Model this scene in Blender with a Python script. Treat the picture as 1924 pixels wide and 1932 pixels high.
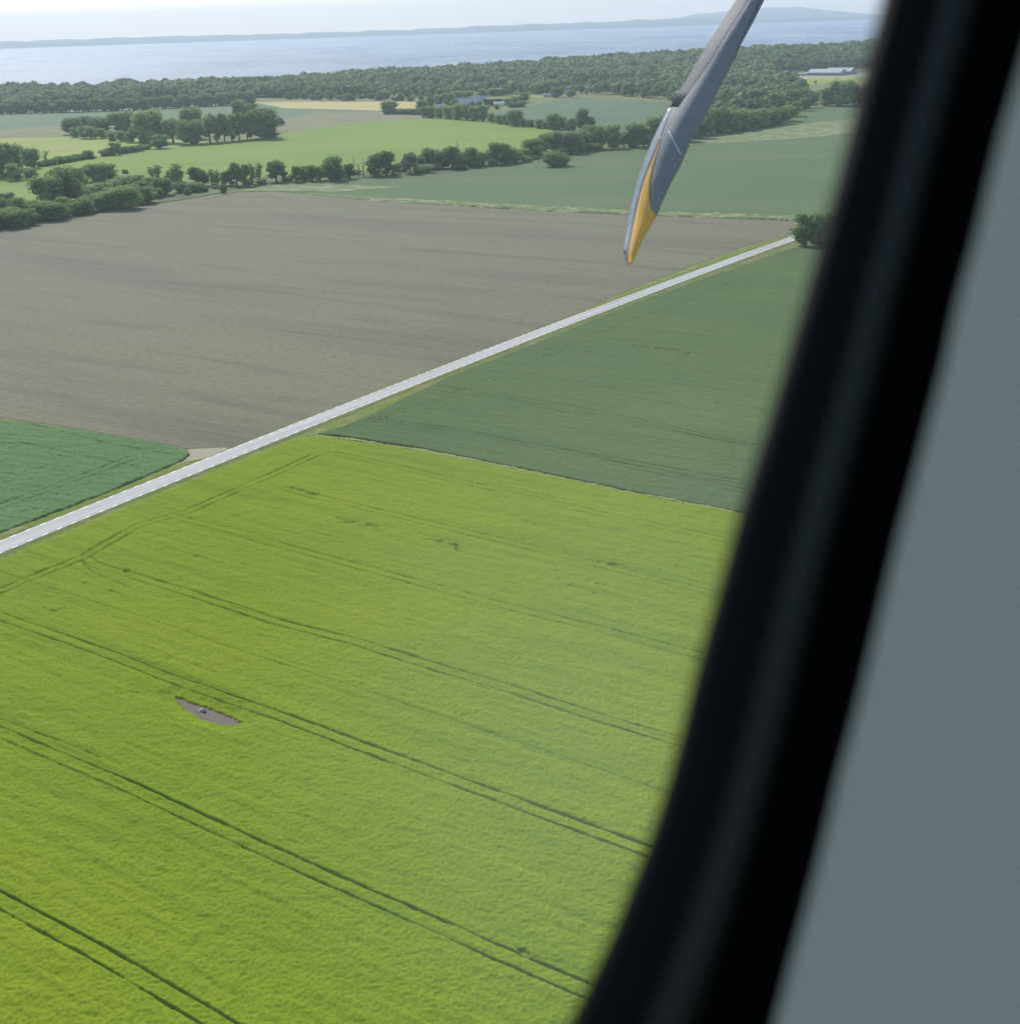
import bpy, bmesh, math, random
import numpy as np
from mathutils import Vector, Matrix, Quaternion

for o in list(bpy.data.objects):
    bpy.data.objects.remove(o)
C = bpy.context.scene.collection
S = bpy.context.scene
rnd = random.Random(7)

# ------------------------------------------------------------------ camera, light, exposure
EYE = 90.0                      # height of the eye over the fields, metres
FPX = 2502.0                    # focal length in trace units (a 1924 wide picture)
PITCH = math.atan((966 - 40) / FPX)
ROLL = math.radians(1.91)
cr, sr = math.cos(-ROLL), math.sin(-ROLL)
R_ = Vector((cr, sr * math.sin(PITCH), sr * math.cos(PITCH)))
U_ = Vector((-sr, cr * math.sin(PITCH), cr * math.cos(PITCH)))
F_ = Vector((0, math.cos(PITCH), -math.sin(PITCH)))
O_ = Vector((0, 0, EYE))
cd = bpy.data.cameras.new('camera')
cam = bpy.data.objects.new('camera', cd); C.objects.link(cam)
m = Matrix.Identity(4)
for i in range(3):
    m[i][0] = R_[i]; m[i][1] = U_[i]; m[i][2] = -F_[i]; m[i][3] = O_[i]
cam.matrix_world = m
cd.sensor_fit = 'HORIZONTAL'; cd.sensor_width = 36; cd.lens = 36 * FPX / 1924
cd.clip_start = 0.01; cd.clip_end = 80000
cd.dof.use_dof = True; cd.dof.focus_distance = 400; cd.dof.aperture_fstop = 14.6
S.camera = cam

SUN_AZ = math.radians(-21)      # from +Y, negative = towards -X
SUN_EL = math.radians(37)
w = bpy.data.worlds.new('World'); S.world = w; w.use_nodes = True
nt = w.node_tree; nt.nodes.clear()
sky = nt.nodes.new('ShaderNodeTexSky'); sky.sky_type = 'NISHITA'; sky.sun_disc = False
sky.sun_elevation = SUN_EL; sky.sun_rotation = SUN_AZ
sky.air_density = 1.0; sky.dust_density = 0.75; sky.ozone_density = 1.5
bg = nt.nodes.new('ShaderNodeBackground'); bg.inputs[1].default_value = 0.15
wo = nt.nodes.new('ShaderNodeOutputWorld')
nt.links.new(sky.outputs[0], bg.inputs[0]); nt.links.new(bg.outputs[0], wo.inputs[0])
sl = bpy.data.lights.new('sun', 'SUN'); sl.energy = 3.7; sl.angle = math.radians(0.55); sl.color = (1, 0.96, 0.89)
so = bpy.data.objects.new('sun', sl); C.objects.link(so)
sd = Vector((math.sin(SUN_AZ) * math.cos(SUN_EL), math.cos(SUN_AZ) * math.cos(SUN_EL), math.sin(SUN_EL)))
so.rotation_mode = 'QUATERNION'; so.rotation_quaternion = sd.to_track_quat('Z', 'Y')
so.location = (0, 0, 600)
S.view_settings.view_transform = 'Standard'; S.view_settings.look = 'None'
S.view_settings.exposure = 0.05; S.view_settings.gamma = 1.0
S.cycles.max_bounces = 6; S.cycles.diffuse_bounces = 3; S.cycles.glossy_bounces = 2
S.cycles.transmission_bounces = 3; S.cycles.volume_bounces = 1; S.cycles.transparent_max_bounces = 8
S.cycles.sample_clamp_indirect = 4.0

# ------------------------------------------------------------------ numbers
def ray(x, y):
    u = (x - 962) / FPX; v = -(y - 966) / FPX
    return (R_ * u + U_ * v + F_)

def sstep(t):
    t = np.clip(t, 0, 1); return t * t * (3 - 2 * t)

COAST = [(-9000, 1500), (-3000, 2000), (-1200, 2270), (-700, 2330), (-380, 2360), (-150, 2560), (200, 2640), (700, 2680), (1500, 2720), (4000, 2500), (9000, 1500)]
cxs = np.array([p[0] for p in COAST], float); cys = np.array([p[1] for p in COAST], float)
def terrain(x, y):
    x = np.asarray(x, float); y = np.asarray(y, float)
    z = 17 * sstep((x + 250) / 900) * sstep((y - 1980) / 480)
    cy = np.interp(x, cxs, cys)
    k = sstep((y - cy) / 60)
    return z * (1 - k) - 9 * k

def gp(x, y, z0=0.0):
    """point of the terrain behind a trace coordinate"""
    d = ray(x, y)
    t = (z0 - EYE) / min(d.z, -1e-3)
    for _ in range(25):
        p = O_ + d * t
        zt = float(terrain(p.x, p.y)) + z0
        t2 = (zt - EYE) / min(d.z, -1e-3)
        t = t * 0.5 + t2 * 0.5
    p = O_ + d * t
    return Vector((p.x, p.y, float(terrain(p.x, p.y)) + z0))

def px2m(p):                      # metres per trace unit at a point
    return (Vector(p) - O_).dot(F_) / FPX

def hash2(ix, iy, s):
    h = (ix.astype(np.int64) * 374761393 + iy.astype(np.int64) * 668265263 + s * 1274126177) & 0x7fffffff
    h = ((h ^ (h >> 13)) * 1103515245) & 0x7fffffff
    h = ((h ^ (h >> 15)) * 12345679) & 0x7fffffff
    return (h & 0xffff) / 65535.0
def vnoise(x, y, s=0):
    ix = np.floor(x); iy = np.floor(y); fx = x - ix; fy = y - iy
    fx = fx * fx * (3 - 2 * fx); fy = fy * fy * (3 - 2 * fy)
    a = hash2(ix, iy, s); b = hash2(ix + 1, iy, s); c = hash2(ix, iy + 1, s); d = hash2(ix + 1, iy + 1, s)
    return (a + (b - a) * fx) * (1 - fy) + (c + (d - c) * fx) * fy

# ------------------------------------------------------------------ materials
def mat(name, col, rough=0.8, metal=0.0, spec=0.3):
    m = bpy.data.materials.new(name); m.use_nodes = True
    b = m.node_tree.nodes['Principled BSDF']
    b.inputs['Base Color'].default_value = (*col, 1); b.inputs['Roughness'].default_value = rough
    b.inputs['Metallic'].default_value = metal; b.inputs['Specular IOR Level'].default_value = spec
    return m

def ramp_mat(name, layers, rough=0.9, spec=0.15, bump=None, angle=0.0, transl=0.0):
    """layers: list of (scale xyz, detail, lo, hi, colour, amount) laid over the first colour"""
    m = bpy.data.materials.new(name); m.use_nodes = True
    t = m.node_tree; b = t.nodes['Principled BSDF']
    b.inputs['Roughness'].default_value = rough; b.inputs['Specular IOR Level'].default_value = spec
    tc = t.nodes.new('ShaderNodeTexCoord')
    mp = t.nodes.new('ShaderNodeMapping'); mp.inputs['Rotation'].default_value = (0, 0, -math.radians(angle))
    t.links.new(tc.outputs['Object'], mp.inputs[0])
    rgb = t.nodes.new('ShaderNodeRGB'); rgb.outputs[0].default_value = (*layers[0], 1)
    cur = rgb.outputs[0]
    for k, (sc, det, lo, hi, col, amt) in enumerate(layers[1:]):
        mm = t.nodes.new('ShaderNodeMapping'); mm.inputs['Scale'].default_value = sc; mm.inputs['Location'].default_value = (k * 7.3, k * 3.1, 0)
        t.links.new(mp.outputs[0], mm.inputs[0])
        n = t.nodes.new('ShaderNodeTexNoise'); n.inputs['Scale'].default_value = 1; n.inputs['Detail'].default_value = det
        t.links.new(mm.outputs[0], n.inputs['Vector'])
        r = t.nodes.new('ShaderNodeMapRange'); r.inputs[1].default_value = lo; r.inputs[2].default_value = hi; r.inputs[4].default_value = amt
        t.links.new(n.outputs['Fac'], r.inputs[0])
        x = t.nodes.new('ShaderNodeMixRGB'); x.inputs[2].default_value = (*col, 1)
        t.links.new(r.outputs[0], x.inputs[0]); t.links.new(cur, x.inputs[1]); cur = x.outputs[0]
    t.links.new(cur, b.inputs['Base Color'])
    if bump:
        sc, st, ds = bump
        mm = t.nodes.new('ShaderNodeMapping'); mm.inputs['Scale'].default_value = sc
        t.links.new(mp.outputs[0], mm.inputs[0])
        n = t.nodes.new('ShaderNodeTexNoise'); n.inputs['Scale'].default_value = 1; n.inputs['Detail'].default_value = 4
        t.links.new(mm.outputs[0], n.inputs['Vector'])
        bp = t.nodes.new('ShaderNodeBump'); bp.inputs['Strength'].default_value = st; bp.inputs['Distance'].default_value = ds
        t.links.new(n.outputs['Fac'], bp.inputs['Height']); t.links.new(bp.outputs[0], b.inputs['Normal'])
    if transl:
        out = t.nodes['Material Output']
        tr = t.nodes.new('ShaderNodeBsdfTranslucent'); t.links.new(cur, tr.inputs[0])
        mx = t.nodes.new('ShaderNodeMixShader'); mx.inputs[0].default_value = transl
        t.links.new(b.outputs[0], mx.inputs[1]); t.links.new(tr.outputs[0], mx.inputs[2]); t.links.new(mx.outputs[0], out.inputs[0])
    return m

def leaf_mat(name, col, var=0.35, yellow=(0.11, 0.13, 0.03), transl=0.45, nscale=7.0):
    m = bpy.data.materials.new(name); m.use_nodes = True
    t = m.node_tree; b = t.nodes['Principled BSDF']
    b.inputs['Roughness'].default_value = 0.65; b.inputs['Specular IOR Level'].default_value = 0.25
    oi = t.nodes.new('ShaderNodeObjectInfo'); ge = t.nodes.new('ShaderNodeNewGeometry')
    x = t.nodes.new('ShaderNodeMixRGB'); x.inputs[1].default_value = (*col, 1); x.inputs[2].default_value = (*yellow, 1)
    r = t.nodes.new('ShaderNodeMapRange'); r.inputs[4].default_value = var
    t.links.new(oi.outputs['Random'], r.inputs[0]); t.links.new(r.outputs[0], x.inputs[0])
    hs = t.nodes.new('ShaderNodeHueSaturation')
    r2 = t.nodes.new('ShaderNodeMapRange'); r2.inputs[3].default_value = 0.6; r2.inputs[4].default_value = 1.45
    t.links.new(ge.outputs['Random Per Island'], r2.inputs[0]); t.links.new(r2.outputs[0], hs.inputs['Value']); t.links.new(x.outputs[0], hs.inputs['Color'])
    tc = t.nodes.new('ShaderNodeTexCoord'); nz = t.nodes.new('ShaderNodeTexNoise'); nz.inputs['Scale'].default_value = nscale; nz.inputs['Detail'].default_value = 2
    r3 = t.nodes.new('ShaderNodeMapRange'); r3.inputs[1].default_value = .36; r3.inputs[2].default_value = .64; r3.inputs[3].default_value = .62; r3.inputs[4].default_value = 1.5
    t.links.new(tc.outputs['Object'], nz.inputs['Vector']); t.links.new(nz.outputs['Fac'], r3.inputs[0])
    mm = t.nodes.new('ShaderNodeMath'); mm.operation = 'MULTIPLY'; t.links.new(r2.outputs[0], mm.inputs[0]); t.links.new(r3.outputs[0], mm.inputs[1]); t.links.new(mm.outputs[0], hs.inputs['Value'])
    t.links.new(hs.outputs[0], b.inputs['Base Color'])
    tr = t.nodes.new('ShaderNodeBsdfTranslucent'); t.links.new(hs.outputs[0], tr.inputs[0])
    mx = t.nodes.new('ShaderNodeMixShader'); mx.inputs[0].default_value = transl
    t.links.new(b.outputs[0], mx.inputs[1]); t.links.new(tr.outputs[0], mx.inputs[2])
    t.links.new(mx.outputs[0], t.nodes['Material Output'].inputs[0])
    return m

ROWA = -36.3
M = {}
M['ground'] = ramp_mat('rough_grass', [(0.16, 0.18, 0.05), ((.15, .15, 1), 5, .4, .65, (0.30, 0.26, 0.13), .8), ((2, 2, 1), 3, .4, .7, (0.08, 0.12, 0.03), .6)], bump=((3, 3, 3), .6, .2))
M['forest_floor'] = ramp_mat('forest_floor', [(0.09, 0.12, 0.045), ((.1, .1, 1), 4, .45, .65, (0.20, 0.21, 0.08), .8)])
M['lime'] = ramp_mat('young_barley', [(0.225, 0.292, 0.012), ((.018, .03, 1), 3, .38, .66, (0.178, 0.265, 0.018), .9),
      ((.05, .9, 1), 4, .42, .72, (0.26, 0.325, 0.016), .6), ((.02, .35, 1), 5, .5, .7, (0.125, 0.205, 0.012), .5), ((2.5, 3.5, 1), 5, .42, .68, (0.10, 0.17, 0.010), .6), ((6, 9, 1), 3, .5, .75, (0.30, 0.37, 0.03), .6)],
      bump=((4, 4, 4), .5, .08), angle=ROWA, rough=.9, spec=.05)
M['dark_crop'] = ramp_mat('blue_green_wheat', [(0.118, 0.172, 0.068), ((.012, .02, 1), 3, .45, .7, (0.16, 0.21, 0.06), .8),
      ((.03, .6, 1), 4, .45, .75, (0.07, 0.125, 0.052), .5), ((1.2, 2, 1), 4, .4, .7, (0.065, 0.112, 0.045), .6)],
      bump=((3, 3, 3), .5, .08), angle=ROWA, rough=.9, spec=.05)
M['left_crop'] = ramp_mat('green_wheat', [(0.135, 0.222, 0.085), ((.04, .1, 1), 4, .42, .7, (0.155, 0.24, 0.09), .8), ((1.2, 2, 1), 4, .4, .7, (0.08, 0.15, 0.05), .6)],
      bump=((3, 3, 3), .5, .08), angle=ROWA, rough=.9, spec=.05)
M['soil'] = ramp_mat('tilled_soil', [(0.212, 0.190, 0.120), ((.006, .012, 1), 4, .42, .60, (0.208, 0.210, 0.115), 1.0), ((.004, .03, 1), 5, .50, .66, (0.155, 0.138, 0.098), .8),
      ((.010, .30, 1), 6, .42, .66, (0.24, 0.212, 0.155), .5), ((.01, .09, 1), 5, .55, .75, (0.095, 0.09, 0.07), .6), ((.35, 1.6, 1), 5, .4, .7, (0.095, 0.085, 0.062), .6), ((3, 3, 1), 2, .5, .8, (.26, .235, .18), .4)],
      bump=((1.0, 3, 2), .7, .12), angle=-33)
M['right_far'] = ramp_mat('green_crop_far', [(0.105, 0.165, 0.060), ((.008, .02, 1), 4, .45, .68, (0.15, 0.19, 0.09), .7), ((.25, .5, 1), 5, .42, .72, (0.07, 0.125, 0.05), .6)], bump=((1, 1, 1), .5, .2), angle=-20)
M['bright_far'] = ramp_mat('bright_crop_far', [(0.19, 0.27, 0.030), ((.012, .05, 1), 4, .42, .66, (0.15, 0.25, 0.045), .8), ((.005, .012, 1), 3, .45, .65, (0.235, 0.30, 0.045), .7)], bump=((.6, .6, .6), .4, .2), angle=-25)
M['yellow_far'] = ramp_mat('yellow_meadow', [(0.30, 0.34, 0.07), ((.01, .05, 1), 4, .4, .66, (0.22, 0.29, 0.05), .8)])
M['pale_far'] = ramp_mat('pale_green_crop', [(0.12, 0.185, 0.085), ((.004, .02, 1), 4, .42, .66, (0.10, 0.17, 0.10), .8)])
M['fallow'] = ramp_mat('fallow', [(0.23, 0.21, 0.11), ((.01, .04, 1), 5, .4, .62, (0.16, 0.18, 0.08), .8), ((.02, .05, 1), 4, .5, .7, (0.26, 0.24, 0.15), .7)])
M['wheat'] = ramp_mat('ripe_grain', [(0.52, 0.43, 0.17), ((.01, .1, 1), 4, .4, .66, (0.44, 0.38, 0.15), .8)])
M['slope'] = ramp_mat('slope_crop', [(0.085, 0.145, 0.062), ((.006, .05, 1), 4, .42, .66, (0.115, 0.185, 0.095), .8)], angle=-20)
M['verge'] = ramp_mat('verge_grass', [(0.18, 0.23, 0.035), ((.25, .25, 1), 5, .5, .68, (0.32, 0.29, 0.14), .7), ((1.5, 1.5, 1), 4, .42, .7, (0.10, 0.16, 0.02), .7)], bump=((3, 3, 3), .6, .15))
M['flower'] = ramp_mat('flowering_margin', [(0.17, 0.21, 0.08), ((.12, .3, 1), 5, .46, .62, (0.42, 0.42, 0.24), .9), ((.8, 1, 1), 4, .42, .7, (0.09, 0.14, 0.04), .7)], bump=((1, 1, 1), .6, .3))
M['asphalt'] = ramp_mat('road_asphalt', [(0.40, 0.395, 0.375), ((.02, .8, 1), 2, .4, .6, (0.50, 0.49, 0.465), .9), ((.3, 2, 1), 5, .45, .7, (0.33, 0.325, 0.32), .4)], rough=.75, spec=.4, angle=56.4)
M['paint'] = mat('road_paint', (0.88, 0.88, 0.86), .6)
M['gravel'] = ramp_mat('pale_gravel', [(0.42, 0.37, 0.27), ((1, 1, 1), 4, .4, .7, (0.33, 0.29, 0.2), .7)])
M['track'] = mat('field_track', (0.55, 0.52, 0.45))
M['bare'] = ramp_mat('bare_patch_soil', [(0.21, 0.175, 0.14), ((2, 2, 1), 4, .4, .7, (0.15, 0.125, 0.10), .8)])
M['leafA'] = leaf_mat('leaf_dark', (0.20, 0.30, 0.10))
M['leafB'] = leaf_mat('leaf_mid', (0.25, 0.35, 0.12), yellow=(.32, .38, .11))
M['leafP'] = leaf_mat('leaf_pale', (0.20, 0.235, 0.15), yellow=(.21, .24, .12))
M['leafF'] = leaf_mat('leaf_forest', (0.058, 0.095, 0.034), yellow=(.10, .13, .035))
M['bark'] = ramp_mat('bark', [(0.10, 0.085, 0.07), ((1, 1, 3), 4, .4, .7, (.16, .145, .125), .8)])
M['wall_white'] = ramp_mat('white_render', [(0.72, 0.71, 0.68), ((.5, .5, .5), 3, .4, .7, (.6, .59, .56), .6)])
M['wall_grey'] = ramp_mat('grey_boards', [(0.33, 0.35, 0.38), ((.3, .3, .3), 3, .4, .7, (.26, .28, .3), .6)])
M['wall_red'] = ramp_mat('red_boards', [(0.22, 0.07, 0.05), ((.3, .3, .3), 3, .4, .7, (.17, .06, .045), .6)])
M['roof_light'] = ramp_mat('pale_sheet_roof', [(0.50, 0.50, 0.51), ((.2, 1.5, 1), 3, .4, .7, (.43, .43, .45), .7)], rough=.45, spec=.5)
M['roof_dark'] = ramp_mat('dark_tile_roof', [(0.07, 0.065, 0.065), ((.5, .5, 1), 3, .4, .7, (.1, .09, .085), .7)])
M['roof_red'] = ramp_mat('red_tile_roof', [(0.30, 0.13, 0.09), ((.5, .5, 1), 3, .4, .7, (.24, .11, .08), .7)])
M['glass'] = mat('window_glass_dark', (0.03, 0.04, 0.05), .1, spec=.8)
M['steel'] = mat('mast_steel', (0.25, 0.26, 0.28), .5, .4)
M['stone'] = ramp_mat('pale_stone', [(0.62, 0.60, 0.56), ((3, 3, 3), 4, .4, .7, (.42, .4, .37), .8)])

# ------------------------------------------------------------------ object helpers
def link(name, me, material=None, parent=None, smooth=False):
    o = bpy.data.objects.new(name, me); C.objects.link(o)
    if material is not None: me.materials.append(material)
    if parent is not None: o.parent = parent
    if smooth: me.polygons.foreach_set('use_smooth', [True] * len(me.polygons))
    return o
def struct(o, kind='structure', label=None):
    o['kind'] = kind
    if label: o['label'] = label
    return o
def tag(o, label, cat, group=None, kind=None):
    o['label'] = label; o['category'] = cat
    if group: o['group'] = group
    if kind: o['kind'] = kind
    return o
def thing(name, loc, label, cat, group=None, rz=0.0):
    o = bpy.data.objects.new(name, None); C.objects.link(o); o.location = loc; o.rotation_euler = (0, 0, rz)
    return tag(o, label, cat, group)
def np_mesh(name, V, F):
    V = np.asarray(V, np.float32); F = np.asarray(F, np.int32); k = F.shape[1]
    me = bpy.data.meshes.new(name)
    me.vertices.add(len(V)); me.vertices.foreach_set('co', V.ravel())
    me.loops.add(F.size); me.loops.foreach_set('vertex_index', F.ravel())
    me.polygons.add(len(F)); me.polygons.foreach_set('loop_start', np.arange(0, F.size, k, dtype=np.int32))
    me.update(calc_edges=True)
    return me
def in_poly(px, py, poly):
    ins = np.zeros(px.shape, bool); n = len(poly)
    for i in range(n):
        x1, y1 = poly[i]; x2, y2 = poly[(i + 1) % n]
        if y1 == y2: continue
        c = ((y1 > py) != (y2 > py)) & (px < (x2 - x1) * (py - y1) / (y2 - y1) + x1)
        ins ^= c
    return ins
def seg_dist(X, Y, pts):
    d = np.full(X.shape, 1e9)
    for (x1, y1), (x2, y2) in zip(pts[:-1], pts[1:]):
        dx, dy = x2 - x1, y2 - y1; L = dx * dx + dy * dy
        t = np.clip(((X - x1) * dx + (Y - y1) * dy) / L, 0, 1)
        d = np.minimum(d, np.hypot(X - x1 - t * dx, Y - y1 - t * dy))
    return d
def patch(name, pts, material, off=0.05, cell=60):
    """a ground patch: outline traced, cut by a world grid and laid on the terrain"""
    W = [gp(*p) for p in pts]
    bm = bmesh.new()
    f = bm.faces.new([bm.verts.new((p.x, p.y, 0)) for p in W])
    bmesh.ops.triangulate(bm, faces=[f])
    xs = [p.x for p in W]; ys = [p.y for p in W]
    if max(ys) > 1950:
        for ax, lo, hi in ((0, min(xs), max(xs)), (1, min(ys), max(ys))):
            c = math.ceil(lo / cell) * cell
            while c < hi:
                co = (c, 0, 0) if ax == 0 else (0, c, 0); no = (1, 0, 0) if ax == 0 else (0, 1, 0)
                bmesh.ops.bisect_plane(bm, geom=bm.verts[:] + bm.edges[:] + bm.faces[:], plane_co=co, plane_no=no)
                c += cell
    for v in bm.verts:
        v.co.z = float(terrain(v.co.x, v.co.y)) + off
    bmesh.ops.recalc_face_normals(bm, faces=bm.faces)
    if bm.faces and sum(f.normal.z for f in bm.faces) < 0: bmesh.ops.reverse_faces(bm, faces=bm.faces)
    me = bpy.data.meshes.new(name); bm.to_mesh(me); bm.free()
    return struct(link(name, me, material))

# ------------------------------------------------------------------ ground, sea, far land
def ground_sheet():
    xs = np.concatenate([np.linspace(-9000, -2400, 12), np.arange(-2340, 2341, 30), np.linspace(2400, 9000, 12)])
    ys = np.concatenate([np.linspace(-6000, -600, 8), np.arange(-540, 2941, 30), np.linspace(3000, 3600, 3)])
    X, Y = np.meshgrid(xs, ys); Z = terrain(X, Y)
    V = np.stack([X, Y, Z], -1).reshape(-1, 3); nx = len(xs); ny = len(ys)
    i = np.arange(nx * ny).reshape(ny, nx)
    F = np.stack([i[:-1, :-1], i[:-1, 1:], i[1:, 1:], i[1:, :-1]], -1).reshape(-1, 4)
    return struct(link('ground', np_mesh('ground', V, F), M['ground'], smooth=True))
ground_sheet()

def sea():
    m = bpy.data.materials.new('sea_water'); m.use_nodes = True; t = m.node_tree; b = t.nodes['Principled BSDF']
    b.inputs['Base Color'].default_value = (0.03, 0.13, 0.28, 1); b.inputs['Roughness'].default_value = 0.37; b.inputs['IOR'].default_value = 1.33
    tc = t.nodes.new('ShaderNodeTexCoord'); mp = t.nodes.new('ShaderNodeMapping'); mp.inputs['Scale'].default_value = (.045, .008, 1)
    n = t.nodes.new('ShaderNodeTexNoise'); n.inputs['Scale'].default_value = 1; n.inputs['Detail'].default_value = 8; n.inputs['Roughness'].default_value = .65
    bp = t.nodes.new('ShaderNodeBump'); bp.inputs['Strength'].default_value = 1; bp.inputs['Distance'].default_value = 34
    t.links.new(tc.outputs['Object'], mp.inputs[0]); t.links.new(mp.outputs[0], n.inputs['Vector'])
    t.links.new(n.outputs['Fac'], bp.inputs['Height']); t.links.new(bp.outputs[0], b.inputs['Normal'])
    mp2 = t.nodes.new('ShaderNodeMapping'); mp2.inputs['Scale'].default_value = (.0022, .0009, 1); mp2.inputs['Rotation'].default_value = (0, 0, .2)
    n2 = t.nodes.new('ShaderNodeTexNoise'); n2.inputs['Scale'].default_value = 1; n2.inputs['Detail'].default_value = 7; n2.inputs['Roughness'].default_value = .7
    r = t.nodes.new('ShaderNodeMapRange'); r.inputs[1].default_value = .36; r.inputs[2].default_value = .64; r.inputs[3].default_value = .24; r.inputs[4].default_value = .50
    t.links.new(tc.outputs['Object'], mp2.inputs[0]); t.links.new(mp2.outputs[0], n2.inputs['Vector']); t.links.new(n2.outputs['Fac'], r.inputs[0]); t.links.new(r.outputs[0], b.inputs['Roughness'])
    V = [(-22000, 900, -2), (22000, 900, -2), (22000, 24000, -2), (-22000, 24000, -2)]
    return struct(link('sea', np_mesh('sea', V, [(0, 1, 2, 3)]), m))
sea()

def far_land(name, dist, tops, material, depth):
    """a low range of hills: front foot at DIST, crest as traced, falling away behind"""
    xs = np.linspace(-1500, 3400, 260)
    tx = [p[0] for p in tops]; ty = [p[1] for p in tops]
    rows = []
    for x in xs:
        yt = float(np.interp(x, tx, ty)); d = ray(x, yt)
        t = (dist + depth * .5) / d.y; top = O_ + d * t
        top.z += 3 * math.sin(x * .21) + 4 * math.sin(x * .063 + 1) + rnd.uniform(-2.5, 2.5)
        fx = d.x / d.y * dist; bx = d.x / d.y * (dist + depth)
        h = max(top.z, 1)
        rows.append([(fx, dist, -4), (fx * 1.002, dist + depth * .05, h * .45), (top.x * .995, dist + depth * .25, h * .75), (top.x, top.y, h), (bx, dist + depth, -4)])
    V = np.array(rows).reshape(-1, 3); n = len(xs); i = np.arange(n * 5).reshape(n, 5)
    F = np.stack([i[:-1, :-1], i[1:, :-1], i[1:, 1:], i[:-1, 1:]], -1).reshape(-1, 4)
    return struct(link(name, np_mesh(name, V, F), material, smooth=True))
M['farland'] = ramp_mat('far_land', [(0.05, 0.085, 0.05), ((.0012, .0012, 1), 4, .45, .6, (0.12, 0.14, 0.07), .7)])
sh = [(-1500, 127), (0, 77.5), (201, 71.5), (335, 67), (503, 63.5), (645, 59.3), (768, 55.3), (945, 46.4), (1080, 42.5), (1238, 36), (1300, 34), (1450, 33), (1622, 29), (1900, 21), (3400, -30)]
far_land('far_shore', 13200, sh, M['farland'], 3000)
hl = [(-1500, 180), (1000, 60), (1180, 40), (1284, 32.5), (1320, 25), (1364, 20.8), (1444, 13.5), (1480, 12.6), (1522, 13.6), (1572, 19), (1622, 26), (1700, 29), (3400, 20)]
far_land('distant_hills', 16400, hl, M['farland'], 3600)

# ------------------------------------------------------------------ flat field patches
patch('pale_field', [(-700, 262), (-700, 236), (0, 215), (240, 207), (480, 196), (560, 200), (735, 206), (735, 211), (600, 214), (530, 226), (300, 237), (150, 240), (0, 250)], M['pale_far'], .05)
patch('fallow_strip', [(-700, 300), (-700, 266), (0, 246), (60, 240), (150, 238), (240, 236), (530, 226), (600, 211), (735, 209), (850, 223), (700, 231), (560, 247), (300, 262), (170, 258), (0, 264)], M['fallow'], .10)
patch('wheat_field', [(478, 193), (520, 191.5), (700, 191.5), (787, 191.5), (792, 205), (730, 209), (600, 205), (540, 204)], M['wheat'], .15)
patch('yellow_meadow', [(-700, 330), (-700, 300), (0, 261), (170, 258), (300, 262), (420, 268), (350, 278), (240, 290), (140, 305), (80, 320), (-100, 345)], M['yellow_far'], .15)
patch('bright_field', [(-700, 640), (-700, 400), (0, 338), (80, 318), (150, 304), (250, 288), (350, 277), (480, 264), (530, 253), (560, 245), (700, 229.5), (850, 222), (950, 230), (1040, 242), (1100, 262), (1000, 290), (900, 305), (700, 325), (560, 335), (420, 350), (330, 360), (100, 400), (0, 430)], M['bright_far'], .20)
patch('slope_field', [(900, 236), (930, 210), (985, 205), (1040, 190), (1080, 184), (1150, 184.5), (1265, 194), (1300, 225), (1260, 262), (1100, 262), (1000, 240)], M['slope'], .12)
patch('right_field', [(470, 356), (530, 345), (600, 341), (800, 328), (1000, 303), (1180, 280), (1310, 250), (1400, 240), (1470, 222), (1530, 203), (1620, 196), (1900, 180), (2500, 200), (2500, 470), (1900, 428), (1497, 413), (1250, 405), (1000, 394), (700, 375)], M['right_far'], .16)
patch('barn_meadow', [(1496, 150), (1530, 147.5), (1800, 138), (1800, 152), (1620, 156), (1512, 159)], M['yellow_far'], .3)
patch('barn_yard', [(1470, 148), (1500, 141), (1640, 136), (1800, 134), (1800, 139), (1530, 148), (1496, 151)], M['gravel'], .35)
patch('fallow_slope', [(1500, 158.5), (1620, 155), (1800, 153), (1800, 190), (1545, 197), (1525, 180)], M['fallow'], .2)
patch('soil_field', [(-900, 640), (-400, 520), (0, 433), (150, 406), (330, 380), (400, 368), (445, 363), (520, 362), (700, 379), (1000, 397.5), (1250, 408), (1497, 417), (1700, 426), (1700, 400), (1495, 441), (1400, 466), (1200, 541), (1000, 628), (800, 711), (690, 757), (600, 784), (500, 822), (430, 846), (355, 847), (300, 836), (150, 809), (0, 787), (-400, 720), (-900, 660)], M['soil'], .06)
patch('field_entrance', [(345, 866), (356, 848), (430, 845), (420, 862), (370, 880), (300, 905)], M['gravel'], .10)
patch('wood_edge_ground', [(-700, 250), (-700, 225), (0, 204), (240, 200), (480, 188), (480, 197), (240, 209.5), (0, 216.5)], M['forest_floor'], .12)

# white farm track above the pale field
def ribbon(name, pts, width, material, off):
    P = [gp(*p) for p in pts]; V = []; F = []
    for i, p in enumerate(P):
        a = P[max(i - 1, 0)]; b = P[min(i + 1, len(P) - 1)]; d = (b - a); d.z = 0; d.normalize(); n = Vector((-d.y, d.x, 0))
        for s in (-1, 1):
            q = p + n * s * width / 2; V.append((q.x, q.y, float(terrain(q.x, q.y)) + off))
    for i in range(len(P) - 1): F.append((2 * i, 2 * i + 1, 2 * i + 3, 2 * i + 2))
    return struct(link(name, np_mesh(name, V, F), material))
ribbon('farm_track', [(120, 211), (200, 208.5), (300, 204.5), (400, 200), (480, 195), (545, 191), (640, 188.5), (787, 187.5), (830, 184)], 7, M['track'], .4)

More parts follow.
